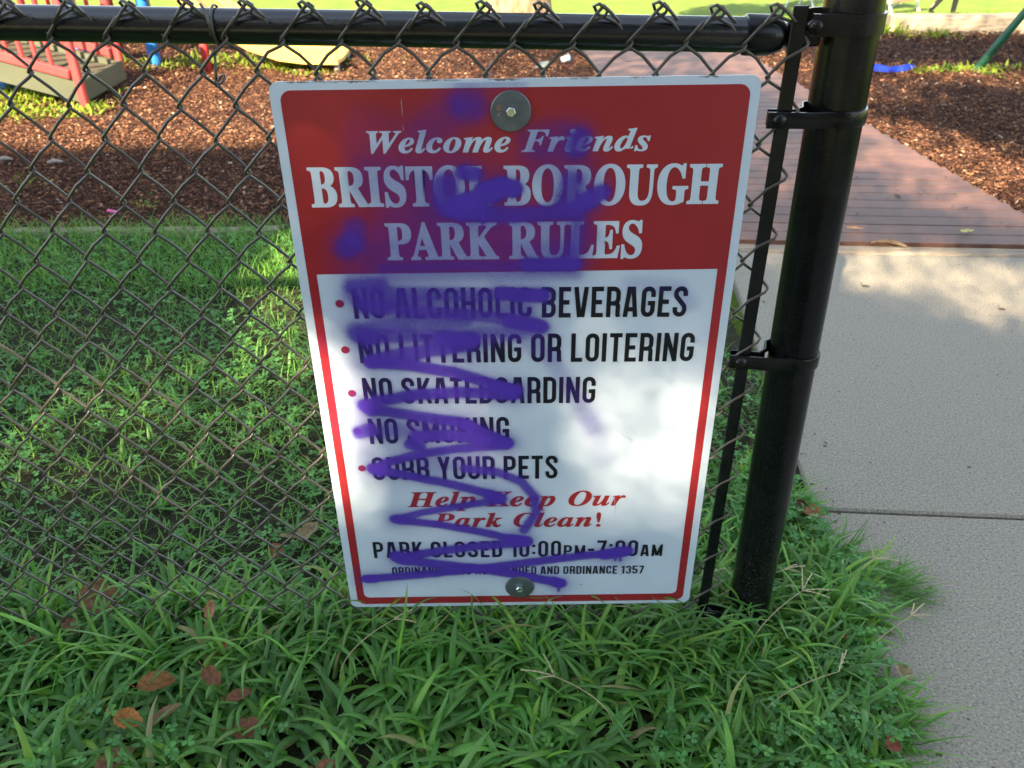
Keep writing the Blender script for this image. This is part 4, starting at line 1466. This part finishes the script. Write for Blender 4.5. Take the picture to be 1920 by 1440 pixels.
for dx, dz, l, a in ((-.0158, -.0030, .0032, .5), (-.0143, -.0030, .0032, 2.4), (-.0152, -.0050, .0032, 1.25)):
    b.box((c[0] + dx, c[1], c[2] + dz), (l, .0002, .0005), np.array(Matrix.Rotation(a, 3, 'Y')))
b.build('stamped_mark', M_ZINC, w1)
b = MB()
b.lathe([(.0036, 0), (.0036, .0003), (.0022, .0003), (0, .0002)], (c[0] - .0148, c[1] + .0001, c[2] + .0042), (0, -1, 0), 20)
b.build('rust_spot', var_mat('rust', (.16, .09, .05), (.28, .19, .13), 400, .8), w1)
washer(971.5, 1088.5, .0254, .0008)


# ------------------------------------------------------------------ playground
def tpt(px, py_):
    """where a line of sight meets the lawn that falls away beyond the mulch"""
    d = ray(px, py_)
    k = 5.0
    while k < 200:
        p = CAM + d * k
        if p.z <= float(terrain_z(np.array(p.y))): return p
        k += .05
    return CAM + d * 40

play = thing('play_structure', 'red, blue and grey-green playground climber with a yellow slide on the mulch', 'play structure', (-3.0, 4.7, 0))
RX0, RX1 = -2.27, -5.0                       # ramp runs up to the left
RY0, RY1 = 4.12, 4.70
def ramp_z(x):
    return .155 + (RX0 - x) * .25
sk = lambda x, y: (x, y + (RX0 - x) * .12)   # the ramp drifts away a little as it climbs
def quadbar(b, p, q, w, h, col=None):
    """rectangular bar between two points; w horizontal, h in height"""
    p, q = Vector(p), Vector(q)
    d = (q - p); L = d.length; d.normalize()
    s = d.cross(Vector((0, 0, 1)))
    if s.length < 1e-3: s = Vector((0, 1, 0))
    s.normalize(); u = s.cross(d)
    rot = np.array([[d.x, s.x, u.x], [d.y, s.y, u.y], [d.z, s.z, u.z]])
    b.box(tuple((p + q) / 2), (L, w, h), rot, col, .006)
for yy in (RY0, RY1):
    b = MB()
    x0, x1 = RX0, RX1
    (ax, ay), (bx, by) = sk(x0, yy), sk(x1, yy)
    za, zb = ramp_z(x0), ramp_z(x1)
    h = .145
    e = .02
    vs = []
    for o_ in (-e, e):
        vs += [(ax, ay + o_, za - h + .02), (bx, by + o_, zb - h), (bx, by + o_, zb), (ax, ay + o_, za)]
    b.add(vs, [[0, 1, 2, 3], [7, 6, 5, 4], [0, 4, 5, 1], [1, 5, 6, 2], [2, 6, 7, 3], [3, 7, 4, 0]])
    b.build('ramp_side_panel', M_PGRN, play)
b = MB()
n = 13
for i in range(n):
    x = RX0 - .03 - i * .21
    (ax, ay), (bx, by) = sk(x, RY0 + .02), sk(x - .185, RY0 + .02)
    z0, z1 = ramp_z(x) - .035, ramp_z(x - .185) - .035
    vs = [(x, ay, z0), (x - .185, by, z1), (x - .185, by + .54, z1), (x, ay + .54, z0)]
    vs += [(p[0], p[1], p[2] - .03) for p in vs]
    b.add(vs, [[3, 2, 1, 0], [4, 5, 6, 7], [0, 1, 5, 4], [1, 2, 6, 5], [2, 3, 7, 6], [3, 0, 4, 7]])
b.build('ramp_deck', M_PGRN, play)
b = MB()
(ax, ay), (bx, by) = sk(RX0 + .012, RY0 - .02), sk(RX0 + .012, RY1 + .02)
b.box((RX0 + .015, (RY0 + RY1) / 2, .095), (.03, RY1 - RY0 + .05, .125), bev=.006)
b.build('ramp_end_panel', M_PGRN, play)
for side, yy in ((0, RY0 - .03), (1, RY1 + .03)):
    b = MB()
    x0 = RX0 - .02 if side else RX0 - .02
    def rp(x, dz): 
        q = sk(x, yy)
        return (q[0], q[1], ramp_z(x) + dz)
    quadbar(b, rp(x0, .035), rp(RX1, .035), .035, .055)
    quadbar(b, rp(x0, .66), rp(RX1, .66), .035, .055)
    rail = b.build('ramp_railing', M_PRED, play)
    x = x0 - .10
    k = 0
    while x > RX1 + .05 and k < 31:
        bb = MB()
        quadbar(bb, rp(x, .05), rp(x, .65), .022, .024)
        bb.build('baluster', M_PRED, rail)
        x -= .086
        k += 1
    bb = MB()
    if side == 0:
        bb.box((RX0 + .03, RY0 - .055, .40), (.045, .045, .90), bev=.006)
    else:
        bb.box((RX0 + .0, RY1 + .04, .47), (.05, .045, .76), bev=.006)
    bb.build('newel_post', M_PRED, rail)
# blue posts
for (x, y, r, zt_) in ((-2.98, 4.62, .055, 2.6), (-2.28, 5.36, .043, 2.6), (-2.75, 5.25, .05, 2.6), (-4.3, 5.7, .05, 2.6), (-4.3, 4.9, .05, 2.6)):
    b = MB()
    if x == -2.98:
        b.tube([(x, y, -.05), (x, y, .12)], r, 24)
    else:
        b.tube([(x, y, -.05), (x, y, zt_)], r, 24)
        b.lathe([(r + .006, 0), (r + .006, .02), (r * .6, .05), (0, .055)], (x, y, zt_), (0, 0, 1), 24)
    b.build('support_post', M_PBLUE, play, auto=40)
# platform with a red guard, mostly above the photo
b = MB()
b.box((-3.5, 5.4, .92), (1.45, .85, .06), bev=.01)
b.build('platform_deck', M_PGRN, play)
b = MB()
for z in (1.05, 1.6):
    quadbar(b, (-2.72, 5.0, z), (-2.72, 5.8, z), .04, .05)
    quadbar(b, (-4.2, 5.82, z), (-2.75, 5.82, z), .04, .05)
for i in range(8):
    quadbar(b, (-4.1 + i * .18, 5.82, 1.05), (-4.1 + i * .18, 5.82, 1.6), .026, .026)
b.build('platform_guard', M_PRED, play)
# red ladder frame beside the ramp
b = MB()
for dx in (0, .27):
    b.tube([(-2.62 + dx, 5.62, 0), (-2.62 + dx, 5.62, 1.0)], .022, 14)
for z in (.28, .52, .76):
    b.tube([(-2.62, 5.62, z), (-2.35, 5.62, z)], .018, 12)
b.build('ladder', M_PRED, play, smooth=True)
# slide
prof = [(-3.0, 1.30), (-2.75, 1.28), (-2.5, 1.10), (-2.2, .80), (-1.95, .54), (-1.70, .32), (-1.48, .18), (-1.28, .110), (-1.12, .088), (-.98, .082), (-.875, .080)]
ya, yb = 5.00, 5.50
b = MB()
sec = [(0, .085), (0, .0), (.10, -.008), (.25, -.012), (.40, -.008), (.5, .0), (.5, .085), (.535, .085), (.535, -.02), (.25, -.04), (-.035, -.02), (-.035, .085)]
vs = []
for x, z in prof:
    for (dy, dz) in sec:
        vs.append((x, ya + dy, z + dz))
m_ = len(sec)
f = [[i * m_ + k, i * m_ + (k + 1) % m_, (i + 1) * m_ + (k + 1) % m_, (i + 1) * m_ + k] for i in range(len(prof) - 1) for k in range(m_)]
f += [[k for k in range(m_)][::-1], [(len(prof) - 1) * m_ + k for k in range(m_)]]
b.add(vs, f)
sl = b.build('slide', M_PYEL, play, auto=40)
b = MB()
b.tube([(-.90, 5.03, -.05), (-.895, 5.03, .075)], .020, 14)
b.build('slide_leg', M_PGREY, sl, smooth=True)
b = MB()
b.tube([(-.90, 5.47, -.05), (-.895, 5.47, .075)], .020, 14)
b.build('slide_leg', M_PGREY, sl, smooth=True)
b = MB()
b.tube([(-1.80, 5.05, -.05), (-1.80, 5.05, .36)], .028, 14)
b.build('slide_brace', M_PRED, sl, smooth=True)
b = MB()
b.tube([(-1.34, 5.2, -.05), (-1.34, 5.2, .10)], .028, 14)
b.build('slide_brace', M_PRED, sl, smooth=True)

# swing set whose front leg shows at the right
p = gpt(1828, 133)
swing = thing('swing_set', 'dark green pipe leg of a swing set slanting up from the mulch', 'swing set', (p.x, p.y, 0))
q = ypt(1920, 25, p.y + .25)
dirv = (q - p).normalized()
topz = 2.3
tp_ = p + dirv * (topz / dirv.z)
for a in ((p, tp_), (Vector((tp_.x + (tp_.x - p.x), p.y + .3, 0)), tp_)):
    b = MB()
    e = (a[1] - a[0]).normalized()
    b.tube([tuple(a[0] - e * .1), tuple(a[1])], .026, 18)
    b.build('leg', M_SWING, swing, smooth=True)
b = MB()
b.tube([tuple(tp_), (tp_.x + .2, tp_.y + 3.0, tp_.z)], .03, 18)
b.build('top_bar', M_SWING, swing, smooth=True)
for dx in (-.5, .5):
    b = MB()
    b.tube([(tp_.x + .2, tp_.y + 3.0, tp_.z), (tp_.x + .2 + dx * 2.6, tp_.y + 3.1, -.05)], .026, 14)
    b.build('leg', M_SWING, swing, smooth=True)

# blue cloth left on the mulch
p = gpt(1685, 133)
b = MB()
n = 22
vs = []
for i in range(n + 1):
    for j in range(9):
        s, t_ = i / n, j / 8 * 2 - 1
        w = .15 * (math.sin(math.pi * min(1, (s + .05))) ** .6) * (1 - .55 * s) + .02
        x = (s - .5) * .46
        z = .022 + .045 * max(0, mnoise.noise(Vector((s * 5, t_ * 1.6, 3.1))) + .35) * (1 - .5 * s)
        vs.append((x, t_ * w * .6 + .03 * math.sin(s * 7), z if abs(t_) < .95 else .012))
b.add(vs, [[i * 9 + j, i * 9 + j + 1, (i + 1) * 9 + j + 1, (i + 1) * 9 + j] for i in range(n) for j in range(8)])
o = b.build('crumpled_cloth', M_CLOTH, smooth=True)
o.location = (p.x - .13, p.y + .01, .0); o.rotation_euler = (0, 0, -.12)
tag(o, 'crumpled bright blue cloth lying on the mulch by the fence post', 'cloth')
# litter
p = gpt(1063, 119)
b = MB()
b.lathe([(.0, .0), (.030, 0), (.038, .09), (.036, .09), (.029, .004), (0, .004)], (0, 0, 0), (.9, .3, .15), 20)
o = b.build('paper_cup', M_CUP, smooth=True); o.location = (p.x - .04, p.y, .025); o.scale = (.62, .62, .62)
tag(o, 'white paper cup lying on the mulch beside the boardwalk', 'cup')
bb = MB()
bb.lathe([(.040, .082), (.043, .082), (.043, .098), (.0, .10)], (0, 0, 0), (.9, .3, .15), 20)
lid = bb.build('cup_lid', M_CUPBL, o, smooth=True)
p = gpt(1015, 131)
b = MB()
vs = [(-.05, -.04, .02), (.04, -.05, .03), (.055, .04, .05), (-.03, .055, .03), (0, 0, .055)]
b.add(vs, [[0, 1, 4], [1, 2, 4], [2, 3, 4], [3, 0, 4]])
o = b.build('paper_scrap', var_mat('grey_scrap_paper', (.13, .16, .15), (.18, .21, .2), 20, .7)); o.location = (p.x, p.y, 0)
tag(o, 'small grey-green paper scrap on the mulch above the sign edge', 'litter')
p = gpt(216, 410)
b = MB()
b.box((0, 0, .03), (.05, .018, .010), np.array(Matrix.Rotation(.3, 3, 'Y')), bev=.004)
o = b.build('plastic_scrap', M_PINK); o.location = (p.x, p.y, 0); o.rotation_euler = (0, 0, .1)
tag(o, 'bright pink plastic scrap on the dark mulch behind the fence', 'litter')
for px, py_, lab in ((13, 307, 'whitish wood piece on the shaded mulch at the far left'), (107, 312, 'pale wood piece on the shaded mulch, right of the whitish one')):
    p = gpt(px, py_)
    b = MB()
    b.tube([(-.035, -.01, .02), (-.01, .004, .026), (.03, .008, .02)], [.007, .012, .006], 7)
    o = b.build('wood_chip', var_mat('pale_wood', (.26, .23, .19), (.34, .31, .27), 60, .8), smooth=True); o.location = (p.x, p.y, 0)
    tag(o, lab, 'wood chip', 'pale wood pieces')


# ------------------------------------------------------------------ picnic tables and the walking person on the far lawn
def picnic_table(px, py_, rz, label):
    p = tpt(px, py_)
    z0 = float(terrain_z(np.array(p.y)))
    root = thing('picnic_table', label, 'picnic table', (p.x, p.y, z0), 'picnic tables on the lawn')
    rot = Matrix.Rotation(rz, 3, 'Z')
    o = np.array((p.x, p.y, z0))
    def part(name, mat, boxes):
        b = MB()
        for c, s, r in boxes:
            M_ = rot @ (Matrix.Rotation(r, 3, 'X') if r else Matrix.Identity(3))
            b.box(tuple(o + np.array(rot @ Vector(c))), s, np.array(M_), None, .01)
        b.build(name, mat, root)
    part('table_top', M_TRED, [((0, y, .74), (1.8, .135, .04), 0) for y in (-.28, -.14, 0, .14, .28)])
    for sy in (-1, 1):
        part('bench_seat', M_TRED, [((0, sy * (.66 + d), .44), (1.8, .13, .04), 0) for d in (-.07, .07)])
    for sx in (-.65, .65):
        part('leg_frame', M_TWHITE, [((sx, -.36, .36), (.09, .05, .80), -.42), ((sx, .36, .36), (.09, .05, .80), .42), ((sx + .05, 0, .40), (.05, 1.5, .09), 0), ((sx + .05, 0, .70), (.05, .7, .08), 0)])
    return root
picnic_table(1672, 22, .5, 'picnic table with white leg frames and red-brown top, right of the black fence post')
picnic_table(1512, 15, .9, 'white framed picnic table half hidden to the left of the black fence post')

pp = tpt(1774, 29)
pz = float(terrain_z(np.array(pp.y)))
person = thing('person', 'person in black trousers walking across the far lawn', 'person', (pp.x, pp.y, pz))
def skin_mesh(name, mat, verts, edges, parent, sub=2, root_i=0):
    me = bpy.data.meshes.new('tmp')
    me.from_pydata([v[:3] for v in verts], edges, [])
    o = bpy.data.objects.new('tmp', me)
    COL.objects.link(o)
    md = o.modifiers.new('s', 'SKIN')
    for i, v in enumerate(verts):
        me.skin_vertices[0].data[i].radius = (v[3], v[3] if len(v) < 5 else v[4])
        me.skin_vertices[0].data[i].use_root = i == root_i
    s2 = o.modifiers.new('b', 'SUBSURF'); s2.levels = sub
    bpy.context.view_layer.update()
    m2 = bpy.data.meshes.new_from_object(o.evaluated_get(bpy.context.evaluated_depsgraph_get()))
    bpy.data.objects.remove(o); bpy.data.meshes.remove(me)
    m2.name = name
    m2.materials.clear(); m2.materials.append(mat)
    m2.polygons.foreach_set('use_smooth', np.ones(len(m2.polygons), bool))
    ob = bpy.data.objects.new(name, m2)
    COL.objects.link(ob)
    ob.parent = parent
    return ob
# walking to the right, weight on the right leg, left leg trailing
B = [(0, 0, .95, .13, .11), (.02, 0, 1.12, .12, .10), (.04, 0, 1.32, .15, .11), (.05, 0, 1.46, .09, .08), (.06, 0, 1.55, .05), (.08, 0, 1.66, .085, .10), (.09, 0, 1.74, .06),
     (.04, -.17, 1.42, .055), (-.06, -.22, 1.16, .042), (.08, -.22, .94, .032), (.12, -.22, .86, .035), (.15, -.21, .79, .02),
     (.04, .17, 1.42, .055), (.14, .22, 1.16, .042), (.0, .23, .95, .032), (-.04, .23, .87, .035), (-.06, .22, .80, .02),
     (.02, -.09, .88, .085), (.12, -.09, .50, .058), (.10, -.09, .10, .04), (.22, -.09, .035, .035),
     (-.02, .09, .88, .085), (-.12, .09, .50, .058), (-.42, .09, .16, .04), (-.34, .09, .04, .033)]
BE = [(0, 1), (1, 2), (2, 3), (3, 4), (4, 5), (5, 6), (3, 7), (7, 8), (8, 9), (9, 10), (10, 11), (3, 12), (12, 13), (13, 14), (14, 15), (15, 16), (0, 17), (17, 18), (18, 19), (19, 20), (0, 21), (21, 22), (22, 23), (23, 24)]
skin_mesh('body', M_SKIN, B, BE, person)
Tt = [(0, 0, 1.0, .145, .125), (0, 0, .93, .15, .13), (.02, -.09, .86, .10), (.12, -.09, .50, .075), (.105, -.09, .03, .062), (-.02, .09, .86, .10), (-.12, .09, .50, .075), (-.43, .09, .10, .060)]
skin_mesh('trousers', M_TROUSER, Tt, [(0, 1), (1, 2), (2, 3), (3, 4), (1, 5), (5, 6), (6, 7)], person)
St = [(0, 0, .93, .155, .13), (.02, 0, 1.12, .14, .12), (.04, 0, 1.32, .17, .125), (.05, 0, 1.45, .10, .09), (.04, -.17, 1.42, .07), (-.04, -.215, 1.22, .058), (.04, .17, 1.42, .07), (.12, .215, 1.22, .058)]
skin_mesh('shirt', M_SHIRT, St, [(0, 1), (1, 2), (2, 3), (3, 4), (4, 5), (3, 6), (6, 7)], person)
for (x, y, z, a) in ((.17, -.09, .045, 0), (-.36, .09, .06, .7)):
    b = MB()
    n = 12
    vs = []
    for i in range(n + 1):
        s = i / n
        w = .05 * (math.sin(math.pi * (.08 + .86 * s)) ** .5)
        hh = .045 * (1 - .55 * s) + .015
        for k in range(10):
            t_ = 2 * math.pi * k / 10
            vs.append(((s - .35) * .27, w * math.cos(t_), max(-.04, hh * math.sin(t_))))
    V = np.array(vs) @ np.array(Matrix.Rotation(a, 3, 'Y')).T + np.array((x + pp.x, y + pp.y, z + pz))
    b.add(V, [[i * 10 + k, i * 10 + (k + 1) % 10, (i + 1) * 10 + (k + 1) % 10, (i + 1) * 10 + k] for i in range(n) for k in range(10)] + [list(range(10))[::-1], [n * 10 + k for k in range(10)]])
    b.build('shoe', M_TROUSER, person, smooth=True)
b = MB()
b.lathe([(.105, -.06), (.112, .0), (.10, .06), (.06, .105), (0, .118)], (pp.x + .065, pp.y, pz + 1.69), (-.15, 0, 1), 20)
b.build('hair', M_HAIR, person, smooth=True)


# ------------------------------------------------------------------ trees
def trunk_mesh(b, base, top, r0, r1, flare=1.5, seed=0, n=28):
    base, top = Vector(base), Vector(top)
    m_ = 26
    vs = []
    for i in range(n + 1):
        s = i / n
        c = base.lerp(top, s) + Vector((.08 * math.sin(s * 5 + seed) * s, .08 * math.cos(s * 4 + seed) * s, 0))
        r = (r0 + (r1 - r0) * s) * (1 + (flare - 1) * math.exp(-s * (top - base).length / .35))
        for k in range(m_):
            a = 2 * math.pi * k / m_
            rr = r * (1 + .06 * math.sin(a * 5 + seed) * math.exp(-s * 4) + .05 * mnoise.noise(Vector((math.cos(a) * 2, math.sin(a) * 2, c.z * .8 + seed))))
            vs.append((c.x + rr * math.cos(a), c.y + rr * math.sin(a), c.z))
    b.add(vs, [[i * m_ + k, i * m_ + (k + 1) % m_, (i + 1) * m_ + (k + 1) % m_, (i + 1) * m_ + k] for i in range(n) for k in range(m_)])

def limbs(b, start, targets, r):
    for tq in targets:
        s, e = Vector(start), Vector(tq)
        pts = []
        for i in range(7):
            u = i / 6
            q = s.lerp(e, u); q.z += .5 * math.sin(u * math.pi) * (e - s).length * .12
            pts.append(tuple(q))
        b.tube(pts, np.linspace(r, r * .25, 7), 9)

def leaf_quads(b, P, size, nor, cols):
    N = len(P)
    a = RNG.uniform(0, 6.28, N)
    up = np.where(np.abs(nor[:, 2:3]) < .9, np.array([[0, 0, 1.]]), np.array([[1., 0, 0]]))
    U = np.cross(nor, up); U /= np.linalg.norm(U, axis=1)[:, None]
    W = np.cross(nor, U)
    u2 = U * np.cos(a)[:, None] + W * np.sin(a)[:, None]
    w2 = -U * np.sin(a)[:, None] + W * np.cos(a)[:, None]
    o6 = np.array([(-.55, 0, 0), (-.2, -.32, .05), (.25, -.28, .05), (.6, 0, -.04), (.25, .28, .05), (-.2, .32, .05)])
    V = P[:, None] + size[:, None, None] * (o6[None, :, :1] * u2[:, None] + o6[None, :, 1:2] * w2[:, None] + o6[None, :, 2:] * nor[:, None])
    f = np.arange(N)[:, None] * 6 + np.arange(6)[None]
    b.add(V.reshape(-1, 3), f, np.repeat(cols, 6, 0))

LEAFPAL = [(.05, .11, .025), (.07, .14, .03), (.09, .17, .035)]
# the tree on the far lawn, only its foot shows over the rail
tb = (.42, 11.2, float(terrain_z(np.array(11.2))) - .1)
tree = thing('lawn_tree', 'thick tan tree trunk on the sunny lawn beyond the playground', 'tree', tb)
b = MB()
trunk_mesh(b, tb, (tb[0] + .2, tb[1] + .1, 4.2), .40, .26, 1.35, 2)
limbs(b, (tb[0] + .2, tb[1] + .1, 4.0), [(3.5, 10.5, 7), (-2.0, 12, 6.8), (1.5, 14, 7.5), (.4, 9.0, 7.6), (2.2, 12.5, 8.2)], .16)
b.build('trunk', M_BARK, tree, smooth=True)
n = 9000
d = RNG.normal(0, 1, (n, 3)); d /= np.linalg.norm(d, axis=1)[:, None]
cl = np.array([(3.2, 10.6, 6.8), (-1.6, 11.6, 6.6), (1.2, 13.6, 7.4), (.6, 9.4, 7.6), (2.4, 12.4, 8.2), (4.6, 12.2, 6.6), (.3, 11.4, 8.6)])
ci = RNG.integers(0, len(cl), n)
P = cl[ci] + d * (RNG.random(n) ** .45)[:, None] * np.array([1.9, 1.9, 1.2])
nr = d * .6 + RNG.normal(0, .6, (n, 3)) + np.array([0, 0, .6]); nr /= np.linalg.norm(nr, axis=1)[:, None]
b = MB()
leaf_quads(b, P, RNG.uniform(.18, .36, n), nr, greens(n, LEAFPAL, (2, 3, 2)))
b.build('crown', M_CROWN, tree)

# added unseen tree behind the viewer; its leaves are masked to place shade and sun patches
b = MB()
S_ = -SUN_D
def sun_mask_leaves(n, x0, x1, y0, y1, size, L0, L1, fine, zone=None):
    gx, gy = RNG.uniform(x0, x1, n), RNG.uniform(y0, y1, n)
    T = light_share(gx, gy)
    kp = RNG.random(n) < np.clip(-np.log(T) / 8.4, 0, 1)
    zs = (gx > -.12 + HX / HY * gy) & (gx < .72 + HX / HY * gy) & (gy < 1.45) & (gy > .2)      # rays to the sign
    zb = zs & (gx > .50) & (gx < 1.10) & (gy > .36) & (gy < .95)
    zc = (gx > 1.0) & (gx < 2.6) & (gy > 1.05) & (gy < 2.2)
    z_ = zs | zc
    if zone == 'b': kp = kp & zb
    elif zone: kp = kp & z_ & ~zb
    elif fine: kp = kp & (T > .007) & ~z_
    else: kp = (T <= .012) & ~z_
    gx, gy = gx[kp], gy[kp]
    N = len(gx)
    Lr = RNG.uniform(L0, L1, N)
    P = np.stack([gx, gy, np.zeros(N)], -1) + np.array(S_)[None] * Lr[:, None]
    nr = np.array(S_)[None] + RNG.normal(0, .45, (N, 3)); nr /= np.linalg.norm(nr, axis=1)[:, None]
    leaf_quads(b, P, RNG.uniform(.75, 1.25, N) * size, nr, greens(N, LEAFPAL, (2, 3, 2)))
sun_mask_leaves(430000, -5.2, 7.4, -3.2, 6.45, .050, 10.5, 12.5, True)
sun_mask_leaves(24000, .5, 1.1, .36, .95, .012, 11.0, 12.0, True, 'b')
sun_mask_leaves(52000, .0, 1.7, .2, 1.45, .024, 11.0, 12.2, True, True)
sun_mask_leaves(30000, 1.0, 2.6, 1.05, 2.2, .030, 11.0, 12.2, True, True)
sun_mask_leaves(75000, -5.2, 7.4, -3.2, 6.45, .145, 10.2, 13.0, False)
cc = Vector((3.0, 1.0, 0)) + S_ * 11.6
tb2 = (cc.x - .6, cc.y - .8, -.05)
tree2 = thing('added_shade_tree', 'added unseen tree behind the viewer, its crown cut to place shade and sun patches on the sign', 'tree', tb2)
b.build('crown', M_CROWN, tree2)
b = MB()
trunk_mesh(b, tb2, (cc.x, cc.y, cc.z - .4), .30, .16, 1.5, 5)
limbs(b, (cc.x - .15, cc.y - .2, cc.z - 1.4), [tuple(cc + Vector((dx, dy, dz))) for dx, dy, dz in ((-3.5, -2.2, 0), (1.5, -1.0, .3), (-1.0, -2.5, -.3), (2.2, .6, .2))], .10)
b.build('trunk', M_BARK, tree2, smooth=True)
